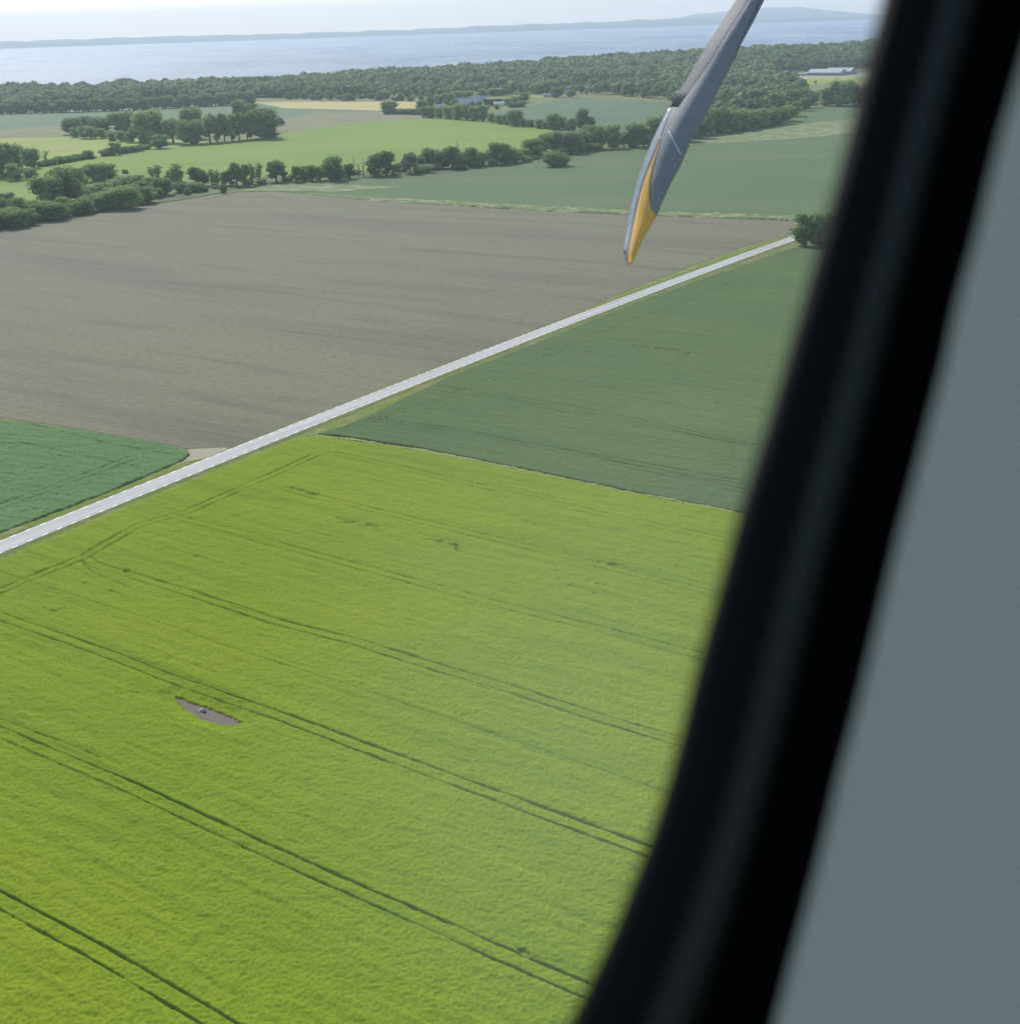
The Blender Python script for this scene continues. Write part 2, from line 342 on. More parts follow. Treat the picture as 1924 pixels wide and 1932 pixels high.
# ------------------------------------------------------------------ road
roadpx = [(0, 1030), (57, 1009), (200, 950.5), (385, 880), (490, 840), (627, 788), (800, 716), (900, 672.5), (1100, 594), (1200, 556.5), (1350, 503), (1495, 452)]
RP = [gp(*p).xy for p in roadpx]
A = np.array([[p.x, p.y] for p in RP]); ctr = A.mean(0)
uu, ss, vv = np.linalg.svd(A - ctr); rd = vv[0] if vv[0][1] > 0 else -vv[0]; rn = np.array([-rd[1], rd[0]])
RES = (A - ctr) @ rn; RT = (A - ctr) @ rd
print('ROAD dir', rd, 'residuals', np.round(RES, 2))
def roadc(t):
    o = np.interp(t, RT, RES) if RT[0] <= t <= RT[-1] else (RES[0] if t < RT[0] else RES[-1] + (t - RT[-1]) * (RES[-1] - RES[-3]) / (RT[-1] - RT[-3]) * 0)
    return o
rc = np.polyfit(RT, RES, 2)
def road_pt(t, s):
    o = np.polyval(rc, np.clip(t, RT[0] - 30, RT[-1] + 60))
    p = ctr + rd * t + rn * (o + s); return p
ROAD_HW = 2.75
def road():
    ts = np.arange(RT[0] - 260, RT[-1] + 500, 6.0); V = []; F = []
    prof = [(-ROAD_HW - 1.1, 0.02), (-ROAD_HW - .15, .20), (-ROAD_HW, .22), (0, .26), (ROAD_HW, .22), (ROAD_HW + .15, .20), (ROAD_HW + 1.1, .02)]
    for t in ts:
        for s, z in prof:
            p = road_pt(t, s); V.append((p[0], p[1], z))
    k = len(prof); n = len(ts); i = np.arange(n * k).reshape(n, k)
    F = np.stack([i[:-1, :-1], i[:-1, 1:], i[1:, 1:], i[1:, :-1]], -1)
    Fa = F[:, 2:4].reshape(-1, 4); Fs = np.concatenate([F[:, :2].reshape(-1, 4), F[:, 4:].reshape(-1, 4)])
    struct(link('road', np_mesh('road', V, Fa[:, ::-1]), M['asphalt']))
    struct(link('road_shoulder', np_mesh('road_shoulder', V, Fs[:, ::-1]), M['verge']))
    V = []; F = []
    for side in (-1, 1):
        t = ts[0] + 1
        while t < RT[-1] + 200:
            for (tt, s) in ((t, -.15), (t + 1.3, -.15), (t + 1.3, .15), (t, .15)):
                sc = side * (ROAD_HW - .26) + s
                p = road_pt(tt, sc); V.append((p[0], p[1], .26 - .04 * abs(sc) / ROAD_HW + .012))
            b = len(V); F.append((b - 4, b - 3, b - 2, b - 1)); t += 3.55
    struct(link('road_markings', np_mesh('road_markings', V, F), M['paint']))
road()

# ------------------------------------------------------------------ standing crops: real height fields with wheel tracks cut into them
def wl(pts, z=.5): return [tuple((O_ + ray(*p) * ((z - EYE) / ray(*p).z)).xy) for p in pts]
def offs(pl, d):
    out = []
    for i, p in enumerate(pl):
        a = pl[max(i - 1, 0)]; b = pl[min(i + 1, len(pl) - 1)]; dx, dy = b[0] - a[0], b[1] - a[1]; L = math.hypot(dx, dy)
        out.append((p[0] + dy / L * d, p[1] - dx / L * d))
    return out
def extend(pl, a=60, b=120):
    (x0, y0), (x1, y1) = pl[0], pl[1]; L = math.hypot(x1 - x0, y1 - y0)
    s = (x0 - (x1 - x0) / L * a, y0 - (y1 - y0) / L * a) if a else None
    (x0, y0), (x1, y1) = pl[-2], pl[-1]; L = math.hypot(x1 - x0, y1 - y0)
    e = (x1 + (x1 - x0) / L * b, y1 + (y1 - y0) / L * b) if b else None
    return ([s] if s else []) + pl + ([e] if e else [])
def crop(name, poly, h, material, tracks, dents, bares, sx, sy, fine, ang=ROWA, rough=1.0, off_road=True, kind='structure', seed=0, ext=True, lod_amp=1.0):
    x0, x1, y0, y1 = fine
    xs = np.arange(x0, x1, sx); ys = np.arange(y0, y1, sy)
    if ext:
        xs = np.concatenate([np.linspace(-1600, x0 - 30, 40), xs, np.linspace(x1 + 20, 3600, 60)]); ys = np.concatenate([ys, np.linspace(y1 + 10, 4600, 60)])
    PX, PY = np.meshgrid(xs, ys)
    u = (PX - 962) / FPX; v = -(PY - 966) / FPX
    D = [R_[i] * u + U_[i] * v + F_[i] for i in range(3)]
    t = (0.5 - EYE) / np.minimum(D[2], -1e-3)
    X = D[0] * t; Y = D[1] * t
    P2 = [tuple(p) for p in poly]
    ins = in_poly(PX, PY, P2)
    a = math.radians(ang); ua = X * math.cos(a) + Y * math.sin(a); va = -X * math.sin(a) + Y * math.cos(a)
    wx = vnoise(ua / 9, va / 4, 11) * 5
    Z = h + rough * (0.12 * (vnoise(ua / 1.6 + wx * .3, va / .8, seed + 1) - .5) + 0.12 * (vnoise(ua / 11, va / .8, seed + 2) - .5)
            + 0.13 * (vnoise(X / .38, Y / .38, seed + 3) - .5) + 0.13 * (vnoise(ua / 6 + wx, va / 4, seed + 4) - .5)) + .05 * (vnoise(X / 40, Y / 40, seed + 5) - .5)
    for pl, hw, dep in tracks:
        d = seg_dist(X, Y, pl) + (vnoise(X / 1.7, Y / 1.7, 8) - .5) * hw * .7
        k = 1 - sstep((d - hw * .3) / (hw * 1.3))
        k = k * ((PX > x0 - 5) & (PX < x1 + 5) & (PY < y1 + 5))
        Z -= k * dep * (.35 + .95 * vnoise(X / 5, Y / 5, 9)) * (.8 + .4 * vnoise(X / .7, Y / .7, 10))
    for (cx, cy, rx, ry, dep) in dents:
        q = gp(cx, cy); du = (X - q.x) * math.cos(a) + (Y - q.y) * math.sin(a); dv = -(X - q.x) * math.sin(a) + (Y - q.y) * math.cos(a)
        r = np.hypot(du / rx, dv / ry) + (vnoise(X / .9, Y / .5, 21) - .5) * 1.8
        Z -= dep * (1 - sstep((r - .3) / .6))
    cut = np.zeros(X.shape, bool)
    for bp in bares: cut |= in_poly(PX + (vnoise(X / .6, Y / .6, 61) - .5) * 4, PY + (vnoise(X / .5, Y / .5, 62) - .5) * 4, bp)
    for bp in bares:
        Z *= .42 + .58 * sstep(seg_dist(X, Y, wl(bp + bp[:1])) / 3.0 + (vnoise(X / .8, Y / .8, 71) - .5) * .3)
    Z = np.maximum(Z, .12)
    keep = ins & ~cut
    if off_road:
        tt = (X - ctr[0]) * rd[0] + (Y - ctr[1]) * rd[1]; lat = (X - ctr[0]) * rn[0] + (Y - ctr[1]) * rn[1] - np.polyval(rc, np.clip(tt, RT[0] - 30, RT[-1] + 60))
        keep &= np.abs(lat) > ROAD_HW + .12
    f_any = keep[:-1, :-1] | keep[1:, :-1] | keep[:-1, 1:] | keep[1:, 1:]
    f_bare = (~cut[:-1, :-1]) | (~cut[1:, :-1]) | (~cut[:-1, 1:]) | (~cut[1:, 1:])
    Z[~keep] = .03
    nx = len(xs); i = np.arange(X.size).reshape(X.shape)
    F = np.stack([i[:-1, :-1], i[1:, :-1], i[1:, 1:], i[:-1, 1:]], -1)[f_any & f_bare]
    used = np.zeros(X.size, bool); used[F.ravel()] = True; mp = np.cumsum(used) - 1
    V = np.stack([X, Y, Z], -1).reshape(-1, 3)[used]
    print(name, len(V))
    return struct(link(name, np_mesh(name, V, mp[F]), material, smooth=True), kind)

T = {
 'T1': ([(0, 1683), (200, 1790), (445, 1932)], 1, 1),
 'T2': ([(0, 1374), (152, 1437), (264, 1483), (335, 1517), (540, 1610), (760, 1707), (985, 1805), (1090, 1850)], 1, 1),
 'T3': ([(0, 1157), (123, 1199.4), (218.7, 1233), (317, 1271.7), (423, 1308.7), (564, 1357), (678, 1399), (764, 1430), (930, 1491), (1208, 1592)], 1, 1),
 'T4': ([(170, 1050), (185, 1063), (215, 1073), (261, 1084.8), (352.7, 1113), (441, 1141), (529, 1171), (678.6, 1208), (812, 1250), (951, 1290), (1149, 1354), (1260, 1387)], 0, 1),
 'T5': ([(352.7, 979), (441, 1000), (546.7, 1031), (678.6, 1066), (792, 1096), (951, 1139), (1149, 1187), (1308, 1229)], 0, 1),
 'T6': ([(540, 920), (594, 933.6), (752.5, 971), (911, 1009), (1030, 1037), (1200, 1080)], 0, 1),
 'T7': ([(625, 853), (681, 863), (832, 898), (990.6, 934), (1149, 971), (1348, 1012)], 0, 1)}
tr = []
for k, (p, a, b) in T.items():
    wline = extend(wl(p), 60 if a else 0, 120 if b else 0)
    dep = .46 if k in ('T1', 'T2', 'T3', 'T4') else .36
    tr.append((wline, .15, dep)); tr.append((offs(wline, 2.05), .13, dep * (.95 if k != 'T2' else .7)))
head = extend(wl([(0, 1112), (24, 1102), (151, 1051), (198, 1023), (254, 993), (286, 983), (345, 967), (456, 919), (587, 860), (625, 850)]), 60, 0)
tr.append((head, .2, .4)); tr.append((offs(head, 2.1), .18, .38))
tr.append((wl([(157, 1048), (160, 1070), (180, 1085), (245, 1110)]), .2, .35))
tr.append((offs(extend(wl(T['T3'][0]), 60, 0), -23 + 12), .16, .18))
tr.append((offs(wl([(0, 1357), (100, 1395), (190, 1430)]), 0.1), .16, .25))
LIME = [(-1600, 1640), (-300, 1166), (0, 1058), (200, 975), (400, 893), (560, 827), (600, 823), (640, 829), (700, 837), (800, 853), (1000, 892), (1200, 933), (1380, 968), (1500, 993), (1800, 1060), (3600, 1420), (3600, 4600), (-1600, 4600)]
BARE = [(328, 1310.5), (352, 1318), (423, 1344), (462, 1361), (440, 1366), (416, 1365), (384, 1357), (353, 1341), (338, 1326)]
dents = [(588, 936, 2.5, .9, .4), (560, 928, 2.2, .6, .3), (662, 990, 3, .8, .35), (700, 997, 2.5, .7, .3), (835, 1030, 3, 1.1, .3), (862, 1036, 2, 1, .35), (1160, 1072, 3, .8, .3), (1130, 1108, 2.2, .6, .25), (1000, 992, 2.4, .6, .25),
         (240, 1084, 1.6, .8, .3), (372, 1055, 2, .6, .25), (100, 1160, 2.4, .4, .25), (120, 1155, .8, .6, .3), (215, 1123, 3.0, .3, .3), (985, 1806, 1.2, .3, .3), (560, 1600, 1.6, .3, .15), (260, 1315, 1.2, .4, .2), (690, 1000, 6, .5, .2), (600, 950, 5, .4, .2), (850, 1040, 6, .5, .2), (1180, 1078, 5, .5, .2), (1100, 1118, 4, .5, .2)]
crop('lime_field', LIME, .72, M['lime'], tr, dents, [BARE], 2.0, 1.35, (-90, 1620, 815, 1990), seed=3)
patch('bare_soil_patch', [(318, 1300), (430, 1335), (480, 1366), (440, 1375), (380, 1366), (340, 1345), (320, 1320)], M['bare'], .09)

DARK = [(598, 819), (640, 808), (700, 783), (760, 752), (800, 735), (850, 708), (900, 690), (1000, 651), (1200, 570), (1350, 517), (1500, 466), (1545, 472), (1900, 480), (3600, 600), (3600, 1400), (1800, 1054), (1500, 988), (1380, 963), (1200, 929), (1000, 887), (800, 847), (700, 831), (640, 823)]
dtr = []
for p, a, b, d in [([(700, 790), (850, 808), (1000, 838), (1200, 872), (1400, 908)], 0, 1, .45), ([(760, 800), (900, 820), (1100, 858), (1400, 923)], 0, 1, .3),
                ([(900, 742), (1100, 770), (1400, 835)], 0, 1, .45), ([(1000, 760), (1200, 800), (1400, 840)], 0, 1, .25), ([(1050, 655), (1200, 680), (1460, 715)], 0, 1, .35), ([(1180, 640), (1300, 650), (1480, 672)], 0, 1, .35), ([(900, 700), (1100, 722), (1450, 775)], 0, 1, .25)]:
    wline = extend(wl(p), 0, 150); dtr.append((wline, .3, d * .6)); dtr.append((offs(wline, 2.1), .28, d * .5))
hd = wl([(640, 812), (720, 786), (810, 760), (900, 726), (1000, 687), (1100, 640), (1300, 565), (1480, 497)]); dtr.append((hd, .3, .2)); dtr.append((offs(hd, 2.1), .3, .16))
ddent = [(1215, 658, 5, 1, .45), (1250, 662, 4.5, .9, .5), (1275, 664, 3, .8, .4), (1290, 672, 2, .7, .3), (1045, 665, 4, 1, .3), (870, 738, 3, 1, .3), (730, 792, 3, 1, .25), (1305, 670, 2, .6, .4)]
crop('dark_green_field', DARK, .7, M['dark_crop'], dtr, ddent, [], 2.2, 1.0, (580, 1680, 455, 1010), rough=.75, seed=13)

LEFT = [(-1600, 900), (-400, 722), (0, 789), (150, 809), (300, 835), (352, 848), (357, 855), (345, 866), (200, 928), (0, 1003), (-400, 1155), (-1600, 1600)]
ltr = []
for p in [[(0, 835), (60, 838), (150, 858), (260, 880)], [(0, 950), (60, 930), (160, 893), (240, 862)], [(0, 960), (60, 939), (160, 902), (250, 868)], [(60, 800), (200, 835), (330, 858)]]:
    ltr.append((wl(p), .3, .34))
crop('green_wheat_field', LEFT, .5, M['left_crop'], ltr, [(60, 885, 5, 2, .15), (200, 900, 5, 1.5, .15), (120, 850, 6, 2, .12)], [], 2.0, 1.1, (-90, 380, 780, 1020), rough=1.5, seed=23, ang=-20)

# grass verges beside the road and the grassy, flowering field margin
V1 = [(-900, 1345), (0, 1003), (200, 928), (346, 868), (375, 868), (430, 848), (500, 824), (600, 786), (690, 759), (800, 712), (1000, 629), (1200, 542), (1400, 467), (1495, 441), (1495, 446), (1350, 495), (1200, 549), (1000, 635), (800, 710), (627, 781), (500, 828), (385, 872), (200, 942), (57, 998), (0, 1018), (-900, 1365)]
V1 = [(-900, 1345), (0, 1003), (200, 928), (346, 868), (400, 861), (430, 848), (500, 823), (600, 785), (690, 757), (800, 711), (1000, 628), (1200, 541), (1400, 466), (1495, 441), (1495, 447.5), (1350, 497.5), (1200, 550), (1000, 630), (900, 666), (800, 709), (627, 780), (500, 829), (385, 872), (200, 942), (57, 999), (0, 1019), (-900, 1365)]
crop('grass_verge', V1, .22, M['verge'], [], [], [], 3, 1.2, (-90, 1500, 436, 1025), rough=1.2, kind='stuff', seed=31, ext=False)
V2 = [(-300, 1160), (0, 1049), (200, 966), (400, 886), (500, 846), (627, 797), (700, 765), (760, 744), (800, 730), (790, 740), (760, 752), (700, 783), (640, 808), (598, 820), (560, 828), (400, 895), (200, 977), (0, 1060), (-300, 1168)]
crop('roadside_grass', V2, .25, M['verge'], [], [], [], 3, 1.2, (-90, 810, 728, 1070), rough=1.4, kind='stuff', seed=37, ext=False)
V3 = [(560, 364), (700, 371), (850, 379), (1000, 387), (1250, 399), (1400, 403), (1500, 406), (1600, 409), (1600, 418), (1497, 414), (1250, 406), (1000, 395), (700, 376), (520, 360)]
crop('flowering_field_margin', V3, .6, M['flower'], [], [], [], 2, .7, (510, 1600, 355, 420), rough=4.0, kind='stuff', seed=41, ext=False)
V4 = [(1290, 268), (1340, 258), (1400, 252), (1500, 236), (1600, 225), (1800, 210), (1800, 240), (1600, 252), (1500, 262), (1400, 268), (1300, 274)]
patch('flowering_streak', V4, M['flower'], .26)
patch('grass_headland', [(380, 378), (430, 362), (520, 345), (620, 348), (760, 352), (640, 362), (520, 360), (445, 362)], M['flower'], .24)
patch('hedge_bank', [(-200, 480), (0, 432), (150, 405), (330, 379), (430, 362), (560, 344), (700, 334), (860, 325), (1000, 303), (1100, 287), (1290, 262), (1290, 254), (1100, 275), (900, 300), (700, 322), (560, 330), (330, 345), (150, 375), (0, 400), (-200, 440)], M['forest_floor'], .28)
V5 = [(598, 824), (640, 828), (700, 836), (800, 852), (1000, 891), (1200, 932), (1380, 967), (1560, 1005), (1560, 1001), (1380, 962), (1200, 927), (1000, 886), (800, 847), (700, 832), (640, 824), (598, 820)]
crop('boundary_grass', V5, .5, ramp_mat('dry_boundary_grass', [(0.30, 0.30, 0.10), ((1, 1, 1), 4, .4, .7, (.2, .24, .06), .7)]), [], [], [], 2.0, .8, (590, 1560, 812, 1010), rough=1.6, kind='stuff', seed=51, ext=False)
#SECTION2
# ------------------------------------------------------------------ trees
def w2p(x, y, z):
    d = Vector((x, y, z)) - O_; f = d.dot(F_)
    return 962 + FPX * d.dot(R_) / f, 966 - FPX * d.dot(U_) / f

def quads(P, N, size, g, jit=.55):
    """one small leaf-clump face per point, facing roughly along N"""
    n = len(P); N = N + g.normal(0, jit, (n, 3)); N /= np.linalg.norm(N, axis=1)[:, None] + 1e-9
    a = np.cross(N, g.normal(0, 1, (n, 3))); a /= np.linalg.norm(a, axis=1)[:, None] + 1e-9
    b = np.cross(N, a); s = (size * g.uniform(.6, 1.35, n))[:, None]
    a = a * s; b = b * s * g.uniform(.55, 1, n)[:, None]
    V = np.stack([P - a - b * .6, P + a * .7 - b, P + a + b * .6, P - a * .7 + b], 1).reshape(-1, 3)
    return V, np.arange(4 * n).reshape(n, 4)
def lobe_pts(g, lobes, n, shell=.22):
    L = np.array(lobes); r = L[:, 3] * L[:, 4] + L[:, 3] * L[:, 5]; pr = r / r.sum(); k = g.choice(len(L), n, p=pr)
    d = g.normal(0, 1, (n, 3)); d /= np.linalg.norm(d, axis=1)[:, None]; d[:, 2] = np.where(d[:, 2] < -.35, -d[:, 2] * .5, d[:, 2])
    d /= np.linalg.norm(d, axis=1)[:, None]
    rad = 1 - np.abs(g.normal(0, shell, n)) + g.uniform(0, .12, n)
    P = L[k, :3] + d * L[k, 3:6] * rad[:, None]; Nn = d / L[k, 3:6]; Nn /= np.linalg.norm(Nn, axis=1)[:, None]
    return P, Nn
def core(lobes, sc=.72):
    V = []; F = []
    for (x, y, z, a, b, c) in lobes:
        base = len(V); m, n = 5, 8
        for i in range(m + 1):
            th = math.pi * i / m
            for j in range(n):
                ph = 2 * math.pi * j / n; q = sc * (1 + .12 * math.sin(5 * ph + i))
                V.append((x + a * q * math.sin(th) * math.cos(ph), y + b * q * math.sin(th) * math.sin(ph), z + c * q * math.cos(th)))
        for i in range(m):
            for j in range(n):
                F.append((base + i * n + j, base + i * n + (j + 1) % n, base + (i + 1) * n + (j + 1) % n, base + (i + 1) * n + j))
    return np.array(V), np.array(F)
def join(parts):
    Vs = []; Fs = []; o = 0
    for V, F in parts: Vs.append(V); Fs.append(F + o); o += len(V)
    return np.concatenate(Vs), np.concatenate(Fs)
def tube(pts, rad, k=6):
    V = []; F = []
    for i, p in enumerate(pts):
        p = Vector(p); a = Vector(pts[max(i - 1, 0)]); b = Vector(pts[min(i + 1, len(pts) - 1)]); d = (b - a).normalized()
        u = d.orthogonal().normalized(); v = d.cross(u)
        for j in range(k):
            an = 2 * math.pi * j / k; q = p + (u * math.cos(an) + v * math.sin(an)) * rad[i]; V.append(q[:])
    for i in range(len(pts) - 1):
        for j in range(k): F.append((i * k + j, i * k + (j + 1) % k, (i + 1) * k + (j + 1) % k, (i + 1) * k + j))
    return np.array(V), np.array(F)
def make_lobes(g, w, z0, n, top=1.0, spread=.62, lob=(.26, .40), wob=.2):
    out = []
    zc = (z0 + top) / 2; hz = (top - z0) / 2
    out.append((0, 0, zc, w * .34, w * .34, hz * .8))
    for i in range(n):
        a = g.uniform(0, 2 * math.pi); t = g.uniform(-.95, .85); rr = w / 2 * spread * math.sqrt(max(0, 1 - t * t * .8)) * g.uniform(.75, 1.1)
        r = w / 2 * g.uniform(*lob) * 1.6; rz = min(r * g.uniform(.75, 1.05), hz * .6)
        z = zc + t * hz * .78; z = min(max(z, z0 + rz * .4), top - rz)
        out.append((rr * math.cos(a), rr * math.sin(a), z, r, r, rz))
    return out
PROTO = {}
def make_proto(kind, seed, w, z0, n, leaves, leaf, trunk=.035, shell=.27, pointy=False, jit=.6, sc=.60):
    g = np.random.default_rng(seed)
    if pointy:
        lob = []
        for i in range(n):
            t = i / (n - 1); z = z0 + (1 - z0) * (t * .93 + .04); rr = w / 2 * (1 - t) ** .75 * .62; a = i * 2.4
            r = w / 2 * (.50 * (1 - t) + .14); lob.append((rr * math.cos(a) * .8, rr * math.sin(a) * .8, min(z, 1 - r * .8), r, r, r * .9))
    else: lob = make_lobes(g, w, z0, n)
    P, Nn = lobe_pts(g, lob, leaves, shell); V, F = quads(P, Nn, leaf, g, jit)
    V2, F2 = core(lob, sc); V, F = join([(V, F), (V2, F2)]); V[:, 2] = np.maximum(V[:, 2], .01)
    crown = np_mesh(kind + '_crown', V, F)
    pts = [(0, 0, -.02), (.01, 0, z0 * .6 + .02), (0, .01, z0 + .12), (.02, 0, .6)]
    parts = [tube(pts, [trunk * 1.3, trunk, trunk * .8, trunk * .35])]
    for i in range(5):
        a = i * 1.26 + seed; zz = z0 + .08 + .07 * i
        parts.append(tube([(0, 0, zz), (math.cos(a) * w * .18, math.sin(a) * w * .18, zz + .12), (math.cos(a) * w * .3, math.sin(a) * w * .3, zz + .22)], [trunk * .5, trunk * .35, trunk * .15], 5))
    V, F = join(parts); tm = np_mesh(kind + '_trunk', V, F)
    tm.materials.append(M['bark'])
    PROTO[kind] = (crown, tm, w)
make_proto('round', 1, .95, .0, 18, 3600, .022)
make_proto('round2', 2, .85, -.04, 15, 3400, .022)
make_proto('tall', 3, .60, .09, 14, 2800, .020)
make_proto('tall2', 4, .52, -.03, 13, 2600, .019)
make_proto('feather', 5, .42, -.02, 16, 1500, .018, shell=.42, sc=.32)
make_proto('bush', 6, 1.35, -.12, 15, 3000, .034, trunk=.03)
make_proto('bush2', 7, 1.15, -.12, 12, 2800, .032, trunk=.03)
make_proto('dense', 8, .85, .03, 14, 3400, .022, pointy=True)
make_proto('thin', 9, .5, .22, 7, 420, .016, shell=.5, sc=.12)
_mcache = {}
def mesh_with(me, mt):
    k = (me.name, mt.name)
    if k not in _mcache:
        c = me.copy(); c.name = me.name; c.materials.clear(); c.materials.append(mt); _mcache[k] = c
    return _mcache[k]
ORD = 'first second third fourth fifth sixth seventh eighth ninth tenth eleventh twelfth thirteenth fourteenth fifteenth sixteenth seventeenth eighteenth nineteenth'.split()
TENS = {2: 'twent', 3: 'thirt', 4: 'fort', 5: 'fift', 6: 'sixt', 7: 'sevent', 8: 'eight', 9: 'ninet'}
def ordinal(n):
    if n <= 19: return ORD[n - 1]
    t, u = divmod(n, 10)
    return TENS[t] + ('ieth' if u == 0 else 'y-' + ORD[u - 1])
def tree(kind, x, y, top, wpx, mt='leafA', label='', group=None, p=None):
    p = gp(x, y) if p is None else p
    k = px2m(p); h = max((y - top) * k, .6) * 1.04; wd = wpx * k * 1.22
    crown, trunk, w0 = PROTO[kind]
    isb = kind.startswith('bush') or wd > 1.25 * h
    nm, cat = ('bush', 'bush') if isb else ('deciduous_tree', 'tree')
    t = thing(nm, p, label, cat, group, rnd.uniform(0, 6.28))
    for me, part in ((mesh_with(crown, M[mt]), 'crown'), (trunk, 'trunk')):
        o = bpy.data.objects.new(part, me); C.objects.link(o); o.parent = t; o.scale = (wd / w0, wd / w0, h)
    return t
LOOK = {'round': 'round broad-crowned', 'round2': 'full rounded', 'tall': 'tall oval', 'tall2': 'tall narrow', 'feather': 'slender feathery', 'bush': 'low spreading', 'bush2': 'low rounded',
        'dense': 'dense pointed', 'thin': 'thin nearly leafless'}
MLOOK = {'leafA': 'dark green', 'leafB': 'mid green', 'leafP': 'pale silvery green'}
def grove(rows, place, group):
    """rows: (kind, x, y, top, width, material); labelled in order from the left"""
    rows = sorted(rows, key=lambda r: r[1])
    for i, (k, x, y, tp, wd, mt) in enumerate(rows):
        b = k.startswith('bush')
        tree(k, x, y, tp, wd, mt, f"{LOOK[k]} {MLOOK[mt]} {'bush' if b else 'tree'}, {ordinal(i + 1)} from left {place}", group)
def z4(rows): return [(k, a * .3086, 186.6 + b * .3086, 186.6 + c * .3086, d * .3086, mt) for k, a, b, c, d, mt in rows]
def z5(rows): return [(k, 509 + a * .3086, 186.6 + b * .3086, 186.6 + c * .3086, d * .3086, mt) for k, a, b, c, d, mt in rows]
def z6(rows): return [(k, 1018 + a * .3086, 169.7 + b * .3086, 169.7 + c * .3086, d * .3086, mt) for k, a, b, c, d, mt in rows]
def zv(rows): return [(k, 805.9 + a * .17636, 135.7 + b * .17636, 135.7 + c * .17636, d * .17636, mt) for k, a, b, c, d, mt in rows]

grove(z4([('round', 450, 215, 115, 105, 'leafA'), ('round2', 530, 190, 105, 95, 'leafA'), ('round', 620, 200, 108, 140, 'leafA'), ('round', 755, 200, 80, 140, 'leafA'), ('round2', 465, 234, 175, 62, 'leafB'),
  ('round2', 515, 240, 165, 60, 'leafB'), ('round2', 562, 242, 170, 74, 'leafB'), ('round2', 628, 240, 180, 64, 'leafB'), ('round', 688, 255, 203, 58, 'leafB'), ('round2', 750, 258, 195, 64, 'leafB'),
  ('round', 800, 266, 202, 60, 'leafB'), ('round', 925, 270, 72, 150, 'leafB'), ('tall', 855, 262, 135, 90, 'leafB'), ('round2', 985, 302, 220, 92, 'leafA'), ('tall', 1060, 268, 122, 95, 'leafB'), ('round', 1185, 240, 52, 115, 'leafB'),
  ('round', 1170, 275, 132, 145, 'leafA'), ('tall', 1285, 265, 95, 85, 'leafB'), ('tall2', 1330, 262, 98, 70, 'leafB'), ('tall', 1375, 258, 90, 70, 'leafA'), ('tall2', 1420, 256, 88, 64, 'leafB'), ('tall', 1465, 250, 86, 74, 'leafA'),
  ('tall2', 1515, 245, 90, 66, 'leafB'), ('round', 1610, 240, 58, 170, 'leafA'), ('round', 1472, 150, 8, 90, 'leafA'), ('round2', 1548, 150, 32, 75, 'leafA'), ('round2', 890, 272, 190, 70, 'leafA'), ('round2', 985, 262, 150, 80, 'leafA'), ('bush', 1660, 235, 205, 90, 'leafA')]),
  'in the meadow grove', 'trees of the grove amid the bright fields')
grove(z4([('round', 10, 475, 285, 130, 'leafA'), ('round2', 75, 470, 280, 130, 'leafA'), ('round', 190, 420, 302, 95, 'leafA'), ('round2', 95, 497, 396, 90, 'leafB'), ('round', 195, 490, 420, 78, 'leafB'), ('thin', 285, 405, 306, 60, 'leafB')]),
  'in the edge clump', 'trees of the clump by the yellow meadow')
hb = [('bush', 265 + i * 34, 412 - i * 6.2, 380 - i * 6.2 - rnd.uniform(0, 12), 62, 'leafA') for i in range(8)]
hb += [('bush2', 552, 364, 315, 76, 'leafA'), ('bush', 640, 348, 312, 70, 'leafA'), ('round2', 705, 342, 268, 66, 'leafA'), ('bush', 672, 345, 300, 70, 'leafA'), ('bush2', 750, 334, 290, 66, 'leafA'), ('bush', 800, 326, 286, 70, 'leafA'),
       ('bush', 850, 318, 280, 74, 'leafA'), ('bush', 900, 308, 278, 60, 'leafA')]
grove(z4(hb), 'in the low hedge', 'bushes of the low hedge below the grove')
